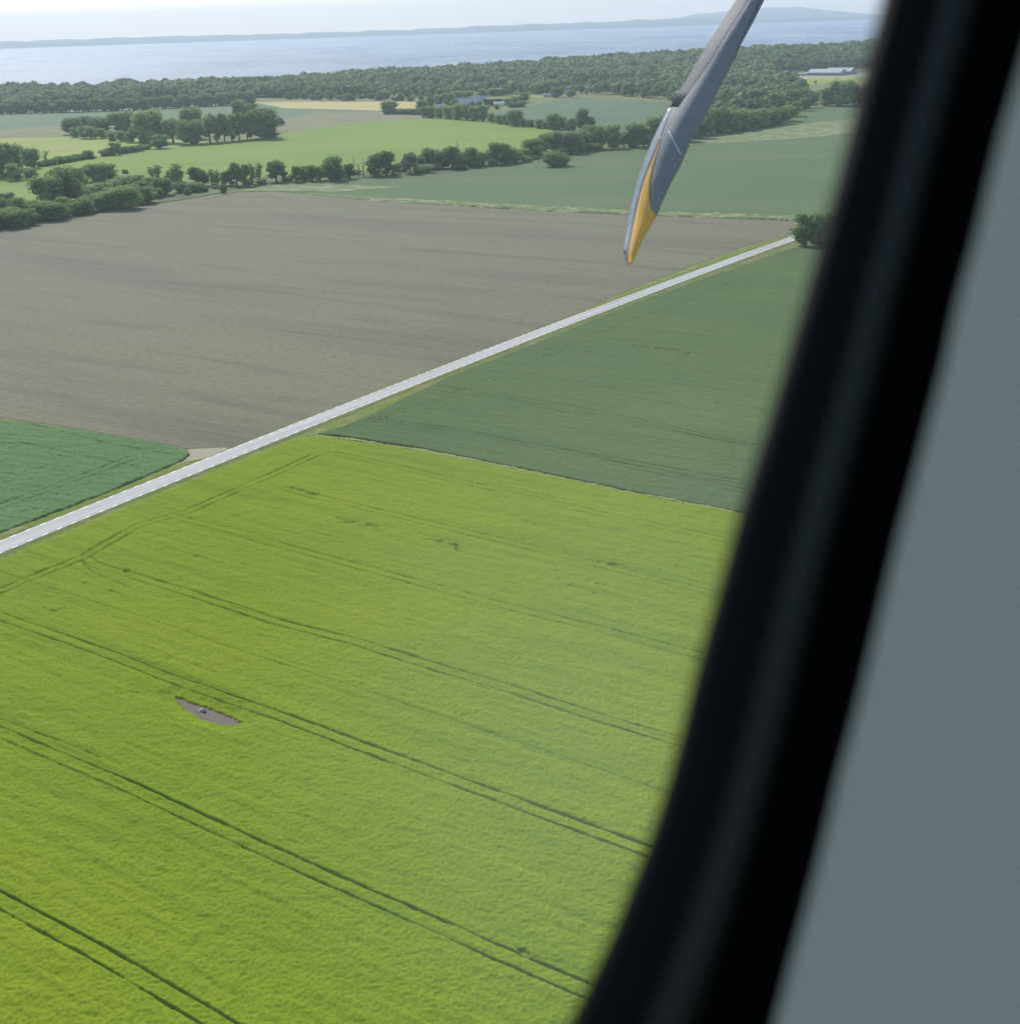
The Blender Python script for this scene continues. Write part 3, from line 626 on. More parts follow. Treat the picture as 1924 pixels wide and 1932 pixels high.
th = [('round', 300, 635, 470, 165, 'leafB'), ('round', 400, 612, 418, 190, 'leafA'), ('round2', 475, 560, 425, 110, 'leafA'), ('tall', 525, 510, 415, 70, 'leafB'), ('round', 600, 500, 392, 120, 'leafB'), ('round2', 668, 495, 398, 95, 'leafB'), ('bush2', 770, 455, 430, 40, 'leafA'),
      ('round', 40, 650, 572, 100, 'leafP'), ('round2', 120, 700, 600, 100, 'leafB'), ('round', 30, 780, 672, 110, 'leafB'), ('round', 110, 785, 680, 130, 'leafA'), ('round2', 180, 768, 672, 110, 'leafA'), ('round', 250, 742, 635, 115, 'leafA'),
      ('round', 335, 738, 632, 140, 'leafA'), ('round2', 400, 722, 640, 90, 'leafA'), ('bush2', 470, 708, 628, 100, 'leafA'), ('bush2', 540, 698, 606, 120, 'leafA'), ('round', 625, 680, 590, 110, 'leafA'), ('round', 700, 672, 556, 130, 'leafB'),
      ('round', 780, 668, 536, 150, 'leafB'), ('round2', 880, 636, 535, 130, 'leafA'), ('round2', 870, 565, 502, 100, 'leafA'), ('round', 955, 608, 545, 80, 'leafA'), ('round', 1000, 588, 485, 100, 'leafA'), ('round2', 920, 540, 478, 90, 'leafB'),
      ('bush', 500, 612, 550, 110, 'leafB'), ('bush2', 560, 590, 530, 110, 'leafB'), ('bush', 625, 575, 512, 120, 'leafB'), ('bush2', 700, 560, 498, 110, 'leafB'), ('bush', 640, 628, 565, 110, 'leafB'), ('bush2', 560, 650, 585, 110, 'leafB'), ('bush', 760, 530, 470, 110, 'leafB'),
      ('bush2', 830, 510, 465, 90, 'leafB'), ('bush', 735, 610, 540, 100, 'leafB'), ('bush', 480, 665, 605, 90, 'leafB'), ('bush2', 400, 660, 600, 90, 'leafB'), ('bush', 200, 690, 620, 110, 'leafB'), ('bush2', 0, 700, 610, 110, 'leafA'), ('bush', 300, 690, 620, 90, 'leafB'), ('bush', -60, 800, 690, 140, 'leafA'),
      ('bush2', -90, 720, 620, 120, 'leafB'), ('bush', 70, 740, 660, 100, 'leafB'), ('bush2', 800, 580, 520, 100, 'leafB'), ('bush', 680, 590, 540, 90, 'leafB')]
grove(z4(th), 'in the brown-field thicket', 'trees of the thicket bordering the brown field')
rw = z4([('feather', 935, 478, 412, 60, 'leafB'), ('feather', 970, 482, 398, 60, 'leafB'), ('tall2', 1045, 495, 430, 70, 'leafB'), ('feather', 1085, 503, 388, 75, 'leafB'), ('feather', 1110, 505, 430, 50, 'leafB'), ('bush', 1105, 572, 510, 95, 'leafA'), ('bush2', 1150, 586, 545, 42, 'leafA'),
     ('bush', 1205, 568, 512, 100, 'leafA'), ('bush2', 1257, 568, 538, 32, 'leafA'), ('tall', 1200, 530, 415, 75, 'leafA'), ('tall', 1245, 532, 432, 70, 'leafA'), ('feather', 1300, 540, 425, 46, 'leafB'), ('feather', 1335, 542, 432, 40, 'leafB'), ('bush2', 1367, 574, 522, 38, 'leafA'), ('tall2', 1375, 532, 440, 60, 'leafB'),
     ('tall2', 1410, 530, 432, 60, 'leafA'), ('tall', 1450, 530, 388, 74, 'leafB'), ('tall2', 1500, 530, 392, 60, 'leafB'), ('feather', 1545, 522, 388, 44, 'leafB'), ('feather', 1590, 508, 385, 50, 'leafB'), ('tall', 1690, 508, 378, 92, 'leafA'), ('tall2', 1735, 500, 410, 44, 'leafB'), ('tall2', 1810, 508, 404, 66, 'leafB'), ('bush', 1850, 500, 420, 50, 'leafB'), ('tall2', 1905, 500, 400, 60, 'leafB')])
rw += z5([('tall2', 215, 478, 405, 60, 'leafB'), ('feather', 262, 502, 405, 50, 'leafA'), ('tall2', 305, 500, 408, 66, 'leafB'), ('round', 395, 495, 352, 118, 'leafA'), ('tall2', 490, 488, 393, 62, 'leafA'), ('thin', 545, 478, 382, 22, 'leafB'), ('thin', 575, 478, 372, 20, 'leafB'), ('tall', 645, 472, 340, 88, 'leafA'), ('tall', 712, 466, 318, 92, 'leafA'),
  ('tall2', 765, 460, 395, 60, 'leafB'), ('bush2', 800, 445, 388, 60, 'leafB'), ('tall', 858, 456, 330, 82, 'leafP'), ('tall2', 915, 440, 348, 62, 'leafA'), ('tall2', 930, 436, 378, 50, 'leafP'), ('round2', 965, 425, 305, 92, 'leafA'), ('tall', 1020, 422, 312, 80, 'leafB'), ('round2', 1060, 424, 320, 90, 'leafA'), ('tall', 1112, 425, 290, 84, 'leafA'), ('round2', 1145, 428, 342, 70, 'leafP'),
  ('round2', 1190, 415, 320, 90, 'leafB'), ('round2', 1245, 412, 298, 100, 'leafA'), ('tall2', 1300, 408, 325, 72, 'leafA'), ('round2', 1390, 398, 268, 104, 'leafA'), ('tall', 1440, 396, 272, 84, 'leafA'), ('round2', 1490, 388, 298, 90, 'leafB'), ('bush', 1545, 372, 300, 80, 'leafB'), ('round2', 1605, 355, 245, 120, 'leafA'), ('tall', 1690, 342, 212, 90, 'leafB'), ('tall', 1745, 335, 198, 80, 'leafB'),
  ('round', 1800, 335, 205, 100, 'leafP'), ('round', 1850, 332, 205, 110, 'leafA'), ('bush', 940, 450, 400, 110, 'leafB'), ('bush', 1560, 385, 345, 70, 'leafB'), ('bush', 1000, 435, 395, 70, 'leafP'), ('bush', 1250, 412, 385, 80, 'leafP')])
rw += z6([('round', 250, 375, 250, 110, 'leafB'), ('round', 300, 352, 218, 100, 'leafA'), ('tall', 380, 362, 235, 84, 'leafA'), ('round2', 455, 356, 213, 90, 'leafB'), ('tall', 515, 352, 258, 60, 'leafP'), ('round', 585, 348, 205, 120, 'leafA'), ('round2', 640, 345, 230, 84, 'leafB'), ('round', 700, 335, 165, 110, 'leafB'), ('round', 770, 330, 150, 110, 'leafA'),
  ('round', 850, 310, 130, 120, 'leafA'), ('round', 930, 290, 120, 120, 'leafB')])
for i in range(22):
    x = 470 + i * 33 + rnd.uniform(-9, 9); y = float(np.interp(x, [470, 560, 700, 860, 1000, 1100, 1230], [350, 339, 330, 320, 302, 287, 271])) + rnd.uniform(-3, 2)
    rw.append((rnd.choice(['bush', 'bush2', 'bush']), x, y, y - rnd.uniform(7, 15), rnd.uniform(14, 26), rnd.choice(['leafB', 'leafB', 'leafP', 'leafA'])))
grove(rw, 'in the middle hedgerow', 'trees of the long hedgerow across the middle')
tree('bush', 509 + 1747 * .3086, 186.6 + 410 * .3086, 186.6 + 322 * .3086, 150 * .3086, 'leafA', 'lone dark rounded bush standing on the green field below the hedgerow')
fr = zv([('round2', -30, 486, 372, 100, 'leafA'), ('round', 50, 488, 368, 100, 'leafA'), ('round2', 140, 492, 378, 100, 'leafB'), ('round', 235, 498, 366, 120, 'leafB'), ('round', 340, 506, 345, 130, 'leafB'), ('round2', 430, 514, 350, 110, 'leafA'), ('round', 520, 520, 368, 120, 'leafB'), ('round2', 605, 524, 360, 100, 'leafA'), ('round2', 690, 540, 436, 84, 'leafB'), ('round2', 780, 553, 458, 100, 'leafB'),
  ('round', 850, 562, 450, 90, 'leafA'), ('round', 940, 578, 408, 150, 'leafA'), ('round2', 1030, 585, 498, 90, 'leafA'), ('bush2', 1110, 587, 508, 100, 'leafA'), ('bush2', 1200, 600, 508, 100, 'leafA'), ('round2', 1270, 606, 528, 80, 'leafA'), ('round', 1350, 612, 448, 140, 'leafA'), ('round2', 1430, 616, 478, 100, 'leafA'), ('bush2', 1500, 622, 518, 90, 'leafA'), ('round2', 1560, 626, 498, 90, 'leafA'),
  ('round', 1660, 612, 393, 130, 'leafA'), ('round2', 1740, 610, 480, 100, 'leafA'), ('round', 1740, 662, 572, 130, 'leafB'), ('round2', 1860, 650, 575, 120, 'leafB')])
fr += [('round', 734.5, 214, 191, 28, 'leafA')] + [('bush', 746 + i * 11, 214.5 + i * .3, 204.5, 18, 'leafA') for i in range(5)]
grove(fr, 'in the farmhouse hedgerow', 'trees of the hedgerow in front of the farmhouse')
# edge rows of the coastal wood and scattered trees by the farms
er = []
x = -60
while x < 480:
    yb = np.interp(x, [-60, 0, 240, 480], [217, 214.5, 208, 195.5]); hh = rnd.uniform(15, 25)
    er.append((rnd.choice(['round', 'round2', 'round', 'tall']), x, yb, yb - hh, rnd.uniform(15, 23), rnd.choice(['leafA', 'leafA', 'leafB']))); x += rnd.uniform(10, 15)
for x in np.linspace(545, 792, 17):
    yb = 189 + rnd.uniform(-3, 1.5); er.append((rnd.choice(['round2', 'round', 'bush2']), float(x) + rnd.uniform(-4, 4), yb, yb - rnd.uniform(8, 19), rnd.uniform(10, 18), 'leafA'))
grove(er, 'along the coastal wood', 'trees along the front edge of the coastal wood')
gd = zv([('round', -60, 400, 300, 110, 'leafA'), ('round2', 40, 370, 260, 90, 'leafA'), ('round', 130, 350, 240, 100, 'leafB'), ('round', 230, 350, 220, 110, 'leafB'), ('round', 330, 280, 200, 130, 'leafB'), ('round2', 430, 270, 200, 110, 'leafB'), ('round2', 290, 370, 290, 70, 'leafA'), ('round2', 475, 372, 312, 50, 'leafA'), ('bush2', 860, 350, 280, 90, 'leafB'), ('round2', 930, 330, 260, 90, 'leafB'),
  ('bush', 920, 375, 315, 100, 'leafA'), ('bush', 1010, 372, 310, 110, 'leafA'), ('round2', 1030, 320, 220, 110, 'leafA'), ('round', 700, 250, 170, 120, 'leafA'), ('round', 800, 250, 175, 120, 'leafA'), ('round2', 600, 260, 180, 100, 'leafB'), ('round', 905, 205, 105, 100, 'leafB'), ('round', 820, 150, 60, 110, 'leafB'), ('round', 1385, 268, 165, 120, 'leafA'), ('round2', 1540, 265, 190, 90, 'leafA'),
  ('round', 1180, 225, 110, 130, 'leafB'), ('round2', 1290, 225, 90, 150, 'leafB'), ('round2', 560, 360, 305, 60, 'leafB'), ('bush', 740, 395, 345, 60, 'leafB'), ('bush', 640, 392, 352, 80, 'leafB')])
grove(gd, 'among farm gardens', 'garden trees around the farms')
we = z6([('round', 960, 275, 150, 130, 'leafA'), ('round', 1020, 268, 115, 120, 'leafB'), ('round', 1085, 260, 110, 140, 'leafA'), ('round2', 1150, 252, 128, 110, 'leafA'), ('round', 1205, 246, 120, 140, 'leafB'), ('round2', 1270, 236, 128, 120, 'leafA'), ('round', 1335, 226, 118, 130, 'leafB'), ('round2', 1395, 215, 120, 110, 'leafA'), ('round', 1450, 205, 105, 120, 'leafA'),
  ('round2', 1505, 190, 98, 110, 'leafB'), ('round2', 1550, 160, 70, 80, 'leafA'), ('round2', 1610, 125, 50, 70, 'leafA'), ('tall', 1650, 108, 20, 80, 'leafA')])
we += [('round', 1562, 199, 165, 30, 'leafB'), ('round', 1588, 199, 152, 42, 'leafB'), ('round2', 1612, 197, 160, 34, 'leafA'), ('round', 1640, 196, 158, 36, 'leafA'), ('round', 1508, 197, 168, 34, 'leafA'), ('round2', 1532, 195, 172, 26, 'leafA')]
grove(we, 'along the right wood edge', 'trees along the wood edge above the green field')
tree('round2', 1519, 463, 405, 42, 'leafA', 'full dark tree standing at the end of the road', 'dark trees at the end of the road')
tree('round', 1549, 464, 402, 46, 'leafA', 'dark tree half hidden behind the window frame, by the road end', 'dark trees at the end of the road')
tree('bush2', 1537.5, 157, 152, 5, 'leafA', 'tiny round bush alone on the yellow meadow below the barn')

# bare poles standing in the hedgerow
def pole(px, y, top, label):
    p = gp(px, y); k = px2m(p); h = (y - top) * k; t = thing('dead_tree', p, label, 'dead tree', 'bare dead trunks in the hedgerow')
    V, F = join([tube([(0, 0, -.2), (.15, 0, h * .5), (0, .1, h)], [.35, .25, .08]), tube([(.15, 0, h * .5), (1.0, .3, h * .7)], [.15, .05]), tube([(.1, 0, h * .65), (-.8, -.2, h * .82)], [.12, .05])])
    link('trunk', np_mesh('dead_trunk', V, F), M['bark'], t)
for a in [(863, 286, 265, 'thin bare pole trunk rising from the hedgerow against the bright field'), (669, 333, 296, 'bare dead trunk at the left of a pair in the hedgerow gap'), (686, 333, 300, 'bare dead trunk at the right of a pair in the hedgerow gap'),
          (411, 340, 316, 'thin dead trunk left of the tall trees above the brown field corner')]: pole(*a)

# ------------------------------------------------------------------ the coastal wood as one mass
def wood():
    g = np.random.default_rng(5)
    front = [(-500, 228), (-60, 211), (0, 208), (240, 202), (480, 189), (560, 185), (700, 185), (800, 186), (850, 181), (930, 176), (1000, 180), (1040, 177), (1150, 178), (1265, 188), (1295, 240), (1400, 228), (1470, 210), (1500, 200), (1520, 185), (1512, 172), (1490, 157), (1462, 146), (1462, 141), (1521, 134), (1640, 126), (1900, 118), (2300, 110)]
    poly = front + [(2300, -400), (-500, -400)]
    xs = np.arange(-1500, 1900, 12.5); ys = np.arange(1150, 2720, 12.5); X, Y = np.meshgrid(xs, ys)
    X = (X + g.uniform(-4.5, 4.5, X.shape)).ravel(); Y = (Y + g.uniform(-4.5, 4.5, Y.shape)).ravel(); Z = terrain(X, Y)
    D = np.stack([X, Y, Z - EYE], -1); f = D @ np.array(F_); px = 962 + FPX * (D @ np.array(R_)) / f; py = 966 - FPX * (D @ np.array(U_)) / f
    ok = in_poly(px, py, poly) & (Y < np.interp(X, cxs, cys) - 12) & (px > -260) & (px < 1900)
    clear = [(x, y, w_, h_) for x, y, w_, h_ in CLEAR]
    for (x, y, w_, h_) in clear: ok &= ~((np.abs(px - x) < w_) & (np.abs(py - y) < h_))
    X, Y, Z, px, py = X[ok], Y[ok], Z[ok], px[ok], py[ok]
    print('wood trees', len(X))
    vil = in_poly(px, py, [(700, 165), (1250, 160), (1290, 200), (1200, 200), (700, 200)])
    hs = g.uniform(9.5, 20, len(X)) * (.85 + .4 * vnoise(X / 60, Y / 60, 3)); hs[vil] *= .72
    drop = vil & (g.uniform(0, 1, len(X)) < .25)
    X, Y, Z, hs = X[~drop], Y[~drop], Z[~drop], hs[~drop]
    n = len(X); Vs = []; Fs = []; off = 0
    types = []
    for s in range(7):
        gg = np.random.default_rng(50 + s); lob = make_lobes(gg, .95, .12, 6, lob=(.28, .42))
        P, Nn = lobe_pts(gg, lob, 170, .08); V, F = quads(P, Nn, .058, gg, .3); V2, F2 = core(lob[:3], .85)
        types.append(join([(V, F), (V2, F2)]))
    ty = g.integers(0, 7, n); rot = g.uniform(0, 6.28, n); wd = hs * g.uniform(.85, 1.35, n)
    for s in range(7):
        k = np.where(ty == s)[0]; V, F = types[s]; c, q = np.cos(rot[k]), np.sin(rot[k])
        vx = (V[:, 0][None] * c[:, None] - V[:, 1][None] * q[:, None]) * wd[k][:, None] + X[k][:, None]
        vy = (V[:, 0][None] * q[:, None] + V[:, 1][None] * c[:, None]) * wd[k][:, None] + Y[k][:, None]
        vz = V[:, 2][None] * hs[k][:, None] + Z[k][:, None] - .3
        Vs.append(np.stack([vx, vy, vz], -1).reshape(-1, 3)); Fs.append((F[None] + (np.arange(len(k)) * len(V))[:, None, None] + off).reshape(-1, 4)); off += len(k) * len(V)
    o = link('coastal_wood', np_mesh('coastal_wood', np.concatenate(Vs), np.concatenate(Fs)), M['leafW'])
    tag(o, 'hazy dark green wood covering the land along the coast', 'wood', kind='stuff')
def leaf_wood():
    m = leaf_mat('leaf_wood', (0.145, 0.225, 0.085), var=0, nscale=.11, yellow=(.22, .27, .09))
    t = m.node_tree; tc = t.nodes.new('ShaderNodeTexCoord'); n = t.nodes.new('ShaderNodeTexNoise'); n.inputs['Scale'].default_value = .07; n.inputs['Detail'].default_value = 2
    mp = [x for x in t.nodes if x.type == 'MAP_RANGE'][0]; mp.inputs[1].default_value = .35; mp.inputs[2].default_value = .7; mp.inputs[4].default_value = .8
    for l in list(mp.inputs[0].links): t.links.remove(l)
    t.links.new(tc.outputs['Object'], n.inputs['Vector']); t.links.new(n.outputs['Fac'], mp.inputs[0])
    return m
M['leafW'] = leaf_wood()
CLEAR = [(885, 190, 30, 9), (930, 195, 22, 10), (960, 192, 16, 9), (948, 168, 8, 5), (1045, 182, 22, 6), (1092, 168, 22, 5), (880, 170, 6, 4), (930, 173, 14, 3), (318, 196, 52, 8), (1560, 145, 100, 11), (1500, 146, 30, 7), (620, 188, 170, 4)]
wood()

# ------------------------------------------------------------------ buildings
def box(V, F, x0, x1, y0, y1, z0, z1):
    b = len(V); V += [(x0, y0, z0), (x1, y0, z0), (x1, y1, z0), (x0, y1, z0), (x0, y0, z1), (x1, y0, z1), (x1, y1, z1), (x0, y1, z1)]
    F += [(b, b + 3, b + 2, b + 1), (b + 4, b + 5, b + 6, b + 7), (b, b + 1, b + 5, b + 4), (b + 1, b + 2, b + 6, b + 5), (b + 2, b + 3, b + 7, b + 6), (b + 3, b, b + 4, b + 7)]
def house(name, px, py, L, Wd, hw, hr, yaw, wall, roof, label, cat, nwin=4, chim=True, door=True, p=None):
    """gable house, ridge along its own x; base centre at the traced point"""
    p = gp(px, py) if p is None else p
    t = thing(name, p, label, cat, None, math.radians(yaw)); l, w_ = L / 2, Wd / 2
    V = []; F = []; box(V, F, -l, l, -w_, w_, -.6, hw); b = len(V)
    V += [(-l, -w_, hw + .003), (-l, w_, hw + .003), (-l, 0, hw + hr - .1), (l, -w_, hw + .003), (l, w_, hw + .003), (l, 0, hw + hr - .1)]
    me = bpy.data.meshes.new('wall'); me.from_pydata(V, [], F + [(b, b + 1, b + 2), (b + 3, b + 5, b + 4)]); link('wall', me, wall, t)
    e = .5; k = hr / w_; ov = .5
    V = []; F = []
    for s in (-1, 1):
        b = len(V); V += [(-l - e, 0, hw + hr + .05), (l + e, 0, hw + hr + .05), (l + e, s * (w_ + ov), hw - ov * k + .05), (-l - e, s * (w_ + ov), hw - ov * k + .05)]
        V += [(x_, y_, z_ + .22) for x_, y_, z_ in V[b:b + 4]]
        F += [(b, b + 1, b + 2, b + 3), (b + 4, b + 5, b + 6, b + 7), (b + 2, b + 3, b + 7, b + 6), (b, b + 3, b + 7, b + 4), (b + 1, b + 2, b + 6, b + 5)]
    me = bpy.data.meshes.new('roof'); me.from_pydata(V, [], F); bmx = bmesh.new(); bmx.from_mesh(me); bmesh.ops.recalc_face_normals(bmx, faces=bmx.faces); bmx.to_mesh(me); bmx.free()
    ro = link('roof', me, roof, t)
    if chim:
        V = []; F = []; box(V, F, l * .3, l * .3 + .9, -.45, .45, hw + hr - .6, hw + hr + 1.2); me = bpy.data.meshes.new('chimney'); me.from_pydata(V, [], F); link('chimney', me, M['roof_red'], ro)
    for s in (-1, 1):
        for i in range(nwin):
            xx = -l + (i + .5) * L / nwin
            if door and s == -1 and i == nwin // 2: continue
            V = []; F = []; yy = s * w_; box(V, F, xx - .6, xx + .6, min(yy, yy + s * .08), max(yy, yy + s * .08), hw * .38, hw * .8); me = bpy.data.meshes.new('window'); me.from_pydata(V, [], F); link('window', me, M['glass'], t)
    if door:
        xx = -l + (nwin // 2 + .5) * L / nwin; V = []; F = []; box(V, F, xx - .9, xx + .9, -w_ - .09, -w_, -.1, min(hw * .85, 3)); me = bpy.data.meshes.new('door'); me.from_pydata(V, [], F); link('door', me, M['wall_white'], t)
    return t
house('farm_barn', 881, 199.5, 23, 15, 3.2, 5.6, 4, M['wall_white'], M['roof_light'], 'large farm building with broad pale grey roof above the hedgerow', 'farm building', 5, False)
house('farmhouse', 905, 190, 14, 7, 3, 3, 10, M['wall_white'], M['roof_light'], 'small low building with pale roof just behind the big grey-roofed farm building', 'house', 3)
house('farm_shed', 930, 199, 20, 9, 3.4, 3.6, 2, M['wall_red'], M['roof_dark'], 'dark-roofed shed between the grey-roofed building and the white one', 'shed', 4, False)
house('white_outbuilding', 942, 199.5, 12, 6, 3, 1.5, -6, M['wall_white'], M['wall_white'], 'small bright white outbuilding at the right of the farm', 'outbuilding', 2, False)
house('white_cottage', 832, 204, 6, 5, 2.6, 2, 20, M['wall_white'], M['wall_white'], 'tiny white cottage among trees left of the grey-roofed farm building', 'cottage', 2, False)
house('house', 947, 168, 11, 7, 3.4, 2.6, 8, M['wall_white'], M['wall_white'], 'white-roofed house among trees above the farm', 'house', 3)
house('house', 930, 174, 24, 9, 3, 2.6, 3, M['wall_grey'], M['roof_light'], 'long grey-roofed house among trees just above the farm', 'house', 5)
house('house', 880, 170, 7, 6, 3.4, 2.6, 30, M['wall_white'], M['wall_white'], 'little white house deep in the trees above the grey-roofed farm building', 'house', 2)
house('house', 990, 166, 18, 8, 3.4, 3, 5, M['wall_grey'], M['roof_dark'], 'dark grey-roofed house between dense trees right of the white-roofed one', 'house', 4)
house('garden_shed', 1033, 182.5, 11, 6, 2.6, 1.8, 12, M['wall_white'], M['roof_light'], 'low pale building beside the bright lawn at the top of the slope field', 'shed', 2, False)
house('long_house', 1092, 170, 34, 9, 3.4, 2.8, -3, M['wall_grey'], M['wall_white'], 'long house with white roof in the trees above the slope field', 'house', 6)
patch('garden_lawn', [(1000, 179), (1040, 177), (1042, 183), (1005, 184)], M['yellow_far'], .2)
house('greenhouse', 294, 199.5, 19, 8, 2.8, 1.6, 3, M['wall_white'], M['wall_white'], 'long low white building at the wood edge, left of the red-roofed house', 'building', 4, False)
house('greenhouse', 345, 197, 14, 7, 2.6, 1.6, 2, M['wall_white'], M['wall_white'], 'low white building directly in front of the red-roofed house', 'building', 3, False)
house('house', 357, 194, 13, 8, 3.6, 3.8, -12, M['wall_red'], M['roof_red'], 'house with red tiled roof at the edge of the wood', 'house', 3)
house('house', 333, 192, 12, 7, 3.4, 3.2, 10, M['wall_white'], M['roof_red'], 'house half hidden by trees left of the red-roofed house', 'house', 3)
house('field_barn', 526, 236, 9.5, 8, 2.4, 4.2, 62, M['wall_grey'], M['roof_dark'], 'small dark barn with steep roof at the right end of the grove', 'barn', 2, False)
yw = -38
house('cattle_barn', 1560, 141.5, 52, 24, 4.2, 4.6, yw, M['wall_grey'], M['roof_light'], 'large cattle barn with pale grey roof by the yellow meadow, left of its twin', 'barn', 9, False)
house('cattle_barn', 1586, 139.0, 40, 24, 4.2, 4.6, yw, M['wall_grey'], M['roof_light'], 'large cattle barn behind the right end of its pale-roofed twin', 'barn', 7, False)
house('machine_shed', 1508, 142.5, 20, 8, 2.6, 1.4, -10, M['wall_grey'], M['roof_light'], 'low open shed at the left end of the barn yard', 'shed', 3, False)

def mast(px, y, top, label, r=.5):
    p = gp(px, y); k = px2m(p); h = (y - top) * k
    t = thing('mast', p, label, 'mast', 'masts rising above the wood')
    parts = []
    for a in (0, 2.09, 4.19): parts.append(tube([(math.cos(a) * r, math.sin(a) * r, -1), (math.cos(a) * r * .5, math.sin(a) * r * .5, h)], [.12, .1], 4))
    z = 2
    while z < h:
        q = 1 - .5 * z / h
        for a in (0, 2.09, 4.19): parts.append(tube([(math.cos(a) * r * q, math.sin(a) * r * q, z), (math.cos(a + 2.09) * r * q, math.sin(a + 2.09) * r * q, z + 1.6)], [.06, .06], 4))
        z += 2.2
    V, F = join(parts); link('lattice', np_mesh('lattice', V, F), M['steel'], t)
    V, F = join([tube([(0, 0, h * .9), (0, 0, h + 2)], [.35, .3], 6), tube([(-1.2, 0, h * .93), (1.2, 0, h * .93)], [.15, .15], 4)]); link('antenna', np_mesh('antenna', V, F), M['steel'], t)
mast(1524, 92, 63, 'left mast with thick top rising above the wood against the sea', .8)
mast(1599, 92, 60, 'slender mast rising above the wood, middle one of three')
mast(1617, 96, 74, 'short mast above the wood next to the window frame')

# ------------------------------------------------------------------ stones on the bare patch
def stone(px, y, sx, sy, sz, seed, m_, label, grp=None):
    bm = bmesh.new(); bmesh.ops.create_icosphere(bm, subdivisions=3, radius=1); g = np.random.default_rng(seed)
    for v in bm.verts:
        c = v.co; n = .12 * math.sin(3 * c.x + seed) + .10 * math.sin(4 * c.y + 2 * seed) + .07 * math.sin(7 * c.z + c.x * 5)
        v.co = Vector((c.x * sx, c.y * sy, max(c.z, -.3) * sz)) * (1 + n)
    me = bpy.data.meshes.new('stone'); bm.to_mesh(me); bm.free(); o = link('stone', me, m_, smooth=True); o.location = gp(px, y) + Vector((0, 0, .12)); o.rotation_euler = (0, 0, seed)
    return tag(o, label, 'stone', grp)
stone(380, 1342, .55, .36, .28, 1, M['stone'], 'pale flat stone lying on the bare brown patch in the lime field')
stone(386, 1345, .3, .24, .2, 2, M['bark'], 'small dark stone beside the pale one on the bare patch')

# ------------------------------------------------------------------ aeroplane: propeller
def interp_y(pl):
    ys = [p[1] for p in pl]; xs = [p[0] for p in pl]
    return lambda y: float(np.interp(y, ys, xs))
LE = [(1880, -1000), (1490, -200), (1388.7, 0), (1355.8, 50), (1329, 92), (1300, 141), (1278, 178), (1262, 204), (1250, 224), (1234.6, 255.6), (1216, 300), (1200, 348), (1190, 390), (1182, 432), (1176, 474), (1177, 480), (1181, 492), (1186, 499)]
RE = [(1965, -1000), (1548, -200), (1441, 0), (1424, 34), (1398, 82), (1382, 118.6), (1356, 168.6), (1329.4, 221), (1303, 266), (1284.6, 311), (1266, 345), (1250, 379.4), (1239, 408), (1226.7, 428), (1213.5, 450), (1200, 482), (1191, 499)]
fl, fr_ = interp_y(LE), interp_y(RE)
def depth(x, y):
    s = (x - fl(y)) / max(fr_(y) - fl(y), 1e-3)
    return 3.0 + .055 * (.5 - s) - .020 * math.sin(math.pi * min(max(s, 0), 1)) + (499 - y) * .00012, s
def bpt(x, y, off=0.0):
    d, s = depth(x, y); r = ray(x, y); return O_ + r * (d + off)
def shell(name, f0, f1, y0, y1, ny, nx, front, back, material, parent, smooth=True):
    ys = np.linspace(y0, y1, ny); V = []
    for y in ys:
        a, b = f0(y), f1(y)
        for j in range(nx): x = a + (b - a) * j / (nx - 1); V.append(bpt(x, y, front(j / (nx - 1)))[:])
        for j in range(nx): x = b + (a - b) * j / (nx - 1); V.append(bpt(x, y, back(1 - j / (nx - 1)))[:])
    k = 2 * nx; F = []
    for i in range(ny - 1):
        for j in range(k): F.append((i * k + j, i * k + (j + 1) % k, (i + 1) * k + (j + 1) % k, (i + 1) * k + j))
    me = bpy.data.meshes.new(name); me.from_pydata(V, [], F + [tuple(range(k)), tuple(range((ny - 1) * k, ny * k))])
    bm = bmesh.new(); bm.from_mesh(me); bmesh.ops.recalc_face_normals(bm, faces=bm.faces); bm.to_mesh(me); bm.free()
    o = link(name, me, material, parent)
    if smooth: me.polygons.foreach_set('use_smooth', [i < (ny - 1) * k and (i % k) < nx - 1 for i in range(len(me.polygons))])
    return o
hub = O_ + ray(1925, -1040) * 3.0
prop = thing('propeller', hub, 'grey aeroplane propeller blade with yellow tip hanging outside the window', 'propeller')
def pchild(o): o.parent = prop; o.matrix_parent_inverse = Matrix.Translation(-hub); return o
M['blade'] = ramp_mat('blade_grey', [(0.29, 0.292, 0.295), ((9, 9, 9), 5, .4, .7, (0.24, 0.243, 0.247), .7), ((60, 60, 60), 3, .45, .7, (.33, .33, .33), .4)], rough=.55, spec=.4)
M['boot'] = ramp_mat('deicing_boot', [(0.21, 0.213, 0.218), ((12, 12, 12), 4, .4, .7, (0.25, 0.253, 0.258), .6)], rough=.6)
M['erosion'] = ramp_mat('erosion_strip', [(0.42, 0.45, 0.47), ((60, 60, 60), 5, .4, .65, (0.30, 0.33, 0.35), .8)], rough=.45, spec=.5)
M['tip'] = ramp_mat('yellow_tip_paint', [(0.95, 0.52, 0.11), ((14, 14, 14), 4, .4, .7, (0.90, 0.48, 0.10), .5)], rough=.5)
blade = pchild(shell('blade', fl, fr_, -1000, 499, 130, 26, lambda s: 0, lambda s: .004 + .035 * math.sin(math.pi * s), M['blade'], None))
def overlay(name, a, b, y0, y1, material, lift=.0012, nx=24, ny=40):
    o = shell(name, a, b, y0, y1, ny, nx, lambda s: -lift, lambda s: .001, material, None)
    o.parent = blade; return o
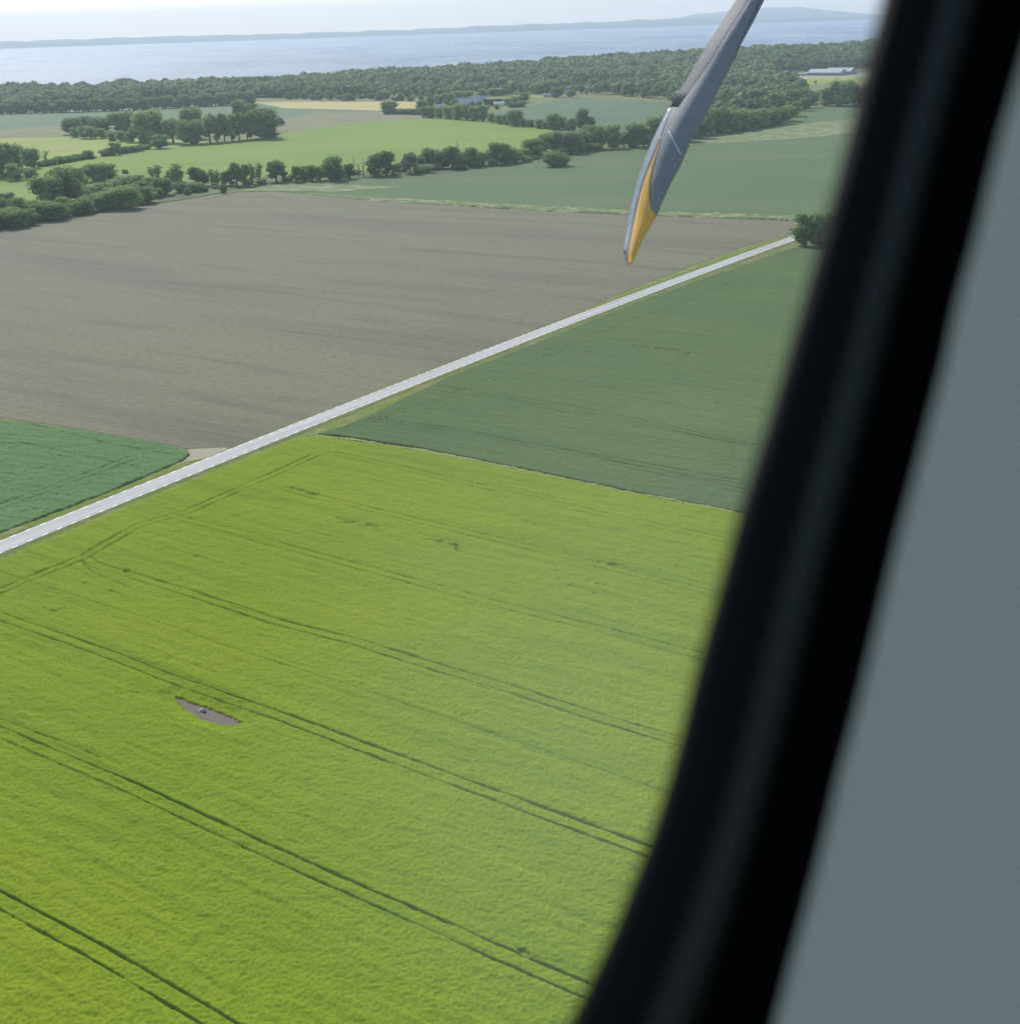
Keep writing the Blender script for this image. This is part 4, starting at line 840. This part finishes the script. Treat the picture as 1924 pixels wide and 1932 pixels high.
f_si = interp_y([(1263.5, 203), (1261, 215), (1249, 248), (1232, 290), (1213.5, 337), (1200, 385), (1190, 432), (1180.5, 479)])
overlay('leading_edge_strip', lambda y: fl(y) - .6, f_si, 203, 477, M['erosion'])
overlay('deicing_boot', lambda y: fl(y) - .5, lambda y: fl(y) + (fr_(y) - fl(y)) * np.interp(y, [-1000, 0, 110, 170, 201], [.30, .42, .36, .25, .21]), -900, 201, M['boot'], lift=.0004)
overlay('trailing_edge_shade', lambda y: fr_(y) - (fr_(y) - fl(y)) * np.interp(y, [0, 110], [.2, .02]), lambda y: fr_(y) + .4, -900, 110, M['boot'], lift=.0004)  # darker overlay, paints in the shading along the upper trailing edge
f_y0 = interp_y([(1246, 258), (1236, 290), (1220, 327), (1206.6, 369), (1196, 421.6), (1187.5, 469), (1184, 498)])
f_y1 = interp_y([(1247.5, 258), (1240, 284.6), (1232, 311), (1225.3, 342.5), (1225, 374), (1228.5, 393), (1238.8, 408), (1226.7, 428), (1213.5, 450), (1200, 482), (1191, 498.5)])
overlay('yellow_tip', f_y0, f_y1, 258, 498.5, M['tip'], nx=7, ny=60)
overlay('white_mark', interp_y([(1259.4, 246), (1283.8, 292)]), interp_y([(1261.6, 246), (1286, 292)]), 246, 292, M['paint'], lift=.0018, nx=6, ny=12)
bm = bmesh.new(); bmesh.ops.create_uvsphere(bm, u_segments=32, v_segments=16, radius=.24); 
for v in bm.verts: v.co.z *= 1.7 if v.co.z > 0 else .8
me = bpy.data.meshes.new('spinner'); bm.to_mesh(me); bm.free(); sp = link('spinner', me, M['blade'], prop, True)
sp.rotation_mode = 'QUATERNION'; sp.rotation_quaternion = (F_ * .75 + R_ * .6).to_track_quat('Z', 'Y')

# ------------------------------------------------------------------ aeroplane: cabin wall with its window
TH = math.radians(24)
WN = (-F_ * math.cos(TH) - R_ * math.sin(TH)).normalized(); WP = O_ + ray(1560, 966) * .165
def onwall(x, y, off):            # off metres outwards (away from the eye) from the wall face
    d = ray(x, y); P0 = WP - WN * off; t = (P0 - O_).dot(WN) / d.dot(WN); return O_ + d * t
E0 = [(1700, -180), (1662, 0), (1628, 130), (1596, 263), (1553, 425), (1512, 570), (1470, 715), (1434, 835), (1397, 952), (1356, 1100), (1309, 1272), (1282, 1385), (1252, 1494), (1222, 1585), (1190, 1669), (1160, 1745), (1129, 1813), (1100, 1875), (1066, 1940)]
E1 = [(2005, -180), (1962, 0), (1925, 133), (1884, 274), (1841, 450), (1808, 570), (1782, 690), (1758, 780), (1734, 872), (1692, 1030), (1634, 1272), (1608, 1375), (1584, 1462), (1560, 1565), (1536, 1659), (1515, 1738), (1494, 1813), (1478, 1875), (1460, 1940)]
out0 = [(990, 2060), (890, 2180), (740, 2290), (540, 2360), (200, 2390), (-300, 2370), (-700, 2250), (-950, 2000), (-1060, 1600), (-1080, 900), (-1060, 0), (-1000, -600), (-800, -1000), (-400, -1200), (300, -1260), (1000, -1240), (1400, -1120), (1620, -850), (1710, -500)]
out1 = [(1420, 2080), (1330, 2260), (1150, 2500), (850, 2680), (300, 2760), (-400, 2740), (-900, 2600), (-1250, 2300), (-1400, 1700), (-1430, 900), (-1400, -100), (-1320, -800), (-1050, -1280), (-550, -1500), (300, -1580), (1150, -1560), (1640, -1420), (1900, -1080), (2020, -600)]
def smooth_loop(pts, n=6):
    out = []; k = len(pts)
    for i in range(k):
        p0, p1, p2, p3 = [np.array(pts[(i + j) % k], float) for j in (-1, 0, 1, 2)]
        for s in range(n):
            t = s / n; out.append(.5 * ((2 * p1) + (-p0 + p2) * t + (2 * p0 - 5 * p1 + 4 * p2 - p3) * t * t + (-p0 + 3 * p1 - 3 * p2 + p3) * t ** 3))
    return np.array(out)
G0 = smooth_loop(E0 + out0); G1 = smooth_loop(E1 + out1)
wall_o = thing('aeroplane_cabin_wall', WP, 'grey aeroplane cabin wall with black window surround at the right', 'cabin wall')
def loft(name, prof, material, closed_end=False):
    """prof: (fraction from the window edge to the panel edge, metres outwards)"""
    V = []; n = len(G0)
    for f, off in prof:
        for a, b in zip(G0, G1):
            q = a + (b - a) * f; V.append(onwall(q[0], q[1], off)[:])
    F = [(k * n + i, k * n + (i + 1) % n, (k + 1) * n + (i + 1) % n, (k + 1) * n + i) for k in range(len(prof) - 1) for i in range(n)]
    me = bpy.data.meshes.new(name); me.from_pydata(V, [], F); o = link(name, me, material, None, True)
    bm = bmesh.new(); bm.from_mesh(me); bmesh.ops.recalc_face_normals(bm, faces=bm.faces); bm.to_mesh(me); bm.free()
    o.parent = wall_o; o.matrix_parent_inverse = Matrix.Translation(-WP); return o
M['seal'] = ramp_mat('black_rubber', [(0.0028, 0.0042, 0.0055), ((80, 80, 80), 3, .4, .7, (0.004, 0.005, 0.006), .6)], rough=.7, spec=.12)
M['trim'] = ramp_mat('trim_ridge_highlight', [(0.016, 0.019, 0.018), ((40, 40, 40), 3, .4, .7, (0.013, 0.016, 0.015), .6)], rough=.55, spec=.25)  # lighter than seal and frame: the ridge's highlight put into its colour
M['blackframe'] = ramp_mat('black_frame', [(0.0012, 0.0014, 0.0015), ((40, 40, 40), 3, .4, .7, (0.0018, 0.002, 0.002), .6)], rough=.8, spec=.05)
M['panel'] = ramp_mat('cabin_panel', [(0.52, 0.50, 0.42), ((9, 9, 9), 3, .4, .7, (0.48, 0.475, 0.42), .7), ((900, 900, 900), 2, .4, .7, (.45, .45, .41), .4)], rough=.7, spec=.2)
loft('window_seal', [(0.0, .020), (0.0, .012), (.04, .009), (.10, .008), (.36, .008)], M['seal'])
loft('window_trim', [(.36, .009), (.40, .0065), (.46, .0055), (.52, .0055), (.58, .0065), (.62, .009)], M['trim'])
loft('window_frame', [(.62, .0085), (.80, .010), (.96, .010), (1.0, .008), (1.0, .003)], M['blackframe'])
loft('wall_panel', [(1.0, .004), (1.004, .0015), (1.02, .0003), (1.06, 0), (1.3, 0), (2.2, 0.001), (3.2, .004)], M['panel'])
loft('outer_skin', [(0.0, .0205), (.02, .026), (.03, .032), (.6, .033), (2.5, .035)], M['seal'])
def pane():
    n = len(G0); V = []
    for off in (.0225, .0245):
        for a, b in zip(G0, G1):
            q = a - (b - a) * .005; V.append(onwall(q[0], q[1], off)[:])
    F = [tuple(range(n)), tuple(range(n, 2 * n))[::-1]] + [(i, (i + 1) % n, n + (i + 1) % n, n + i) for i in range(n)]
    me = bpy.data.meshes.new('window_pane'); me.from_pydata(V, [], F[:2])
    m = bpy.data.materials.new('acrylic_pane'); m.use_nodes = True; t = m.node_tree; t.nodes.clear()
    tr = t.nodes.new('ShaderNodeBsdfTransparent'); tl = t.nodes.new('ShaderNodeBsdfTranslucent'); tl.inputs[0].default_value = (.9, .93, .95, 1)
    mx = t.nodes.new('ShaderNodeMixShader'); out = t.nodes.new('ShaderNodeOutputMaterial')
    tc = t.nodes.new('ShaderNodeTexCoord'); n_ = t.nodes.new('ShaderNodeTexNoise'); n_.inputs['Scale'].default_value = 14; n_.inputs['Detail'].default_value = 3
    sb = t.nodes.new('ShaderNodeVectorMath'); sb.operation = 'SUBTRACT'; sb.inputs[1].default_value = onwall(1220, 1480, .0235); t.links.new(tc.outputs['Object'], sb.inputs[0])
    ln = t.nodes.new('ShaderNodeVectorMath'); ln.operation = 'LENGTH'; t.links.new(sb.outputs[0], ln.inputs[0])
    r1 = t.nodes.new('ShaderNodeMapRange'); r1.interpolation_type = 'SMOOTHSTEP'; r1.inputs[1].default_value = .0; r1.inputs[2].default_value = .085; r1.inputs[3].default_value = .045; r1.inputs[4].default_value = .001; t.links.new(ln.outputs['Value'], r1.inputs[0])  # whitish veil mixed into the pane around this point, imitating glare
    r = t.nodes.new('ShaderNodeMapRange'); r.inputs[1].default_value = .3; r.inputs[2].default_value = .7; r.inputs[3].default_value = .001; r.inputs[4].default_value = .008
    ad = t.nodes.new('ShaderNodeMath'); ad.operation = 'ADD'
    t.links.new(tc.outputs['Object'], n_.inputs['Vector']); t.links.new(n_.outputs['Fac'], r.inputs[0]); t.links.new(r.outputs[0], ad.inputs[0]); t.links.new(r1.outputs[0], ad.inputs[1]); t.links.new(ad.outputs[0], mx.inputs[0])
    t.links.new(tr.outputs[0], mx.inputs[1]); t.links.new(tl.outputs[0], mx.inputs[2]); t.links.new(mx.outputs[0], out.inputs[0])
    o = link('window_pane', me, m); o.parent = wall_o; o.matrix_parent_inverse = Matrix.Translation(-WP)
pane()

# ------------------------------------------------------------------ haze
def haze():
    V = []; F = []; box(V, F, -21500, 21500, -7000, 23900, -12, 420)
    me = bpy.data.meshes.new('haze'); me.from_pydata(V, [], F)
    m = bpy.data.materials.new('haze_air'); m.use_nodes = True; t = m.node_tree; t.nodes.clear()
    v = t.nodes.new('ShaderNodeVolumePrincipled'); v.inputs['Color'].default_value = (.77, .89, 1.0, 1); v.inputs['Density'].default_value = HAZE; v.inputs['Anisotropy'].default_value = .25
    out = t.nodes.new('ShaderNodeOutputMaterial'); t.links.new(v.outputs[0], out.inputs['Volume'])
    o = link('haze', me, m); struct(o, 'stuff', 'pale blue haze filling the air over the whole landscape')
HAZE = 0.000088
haze()
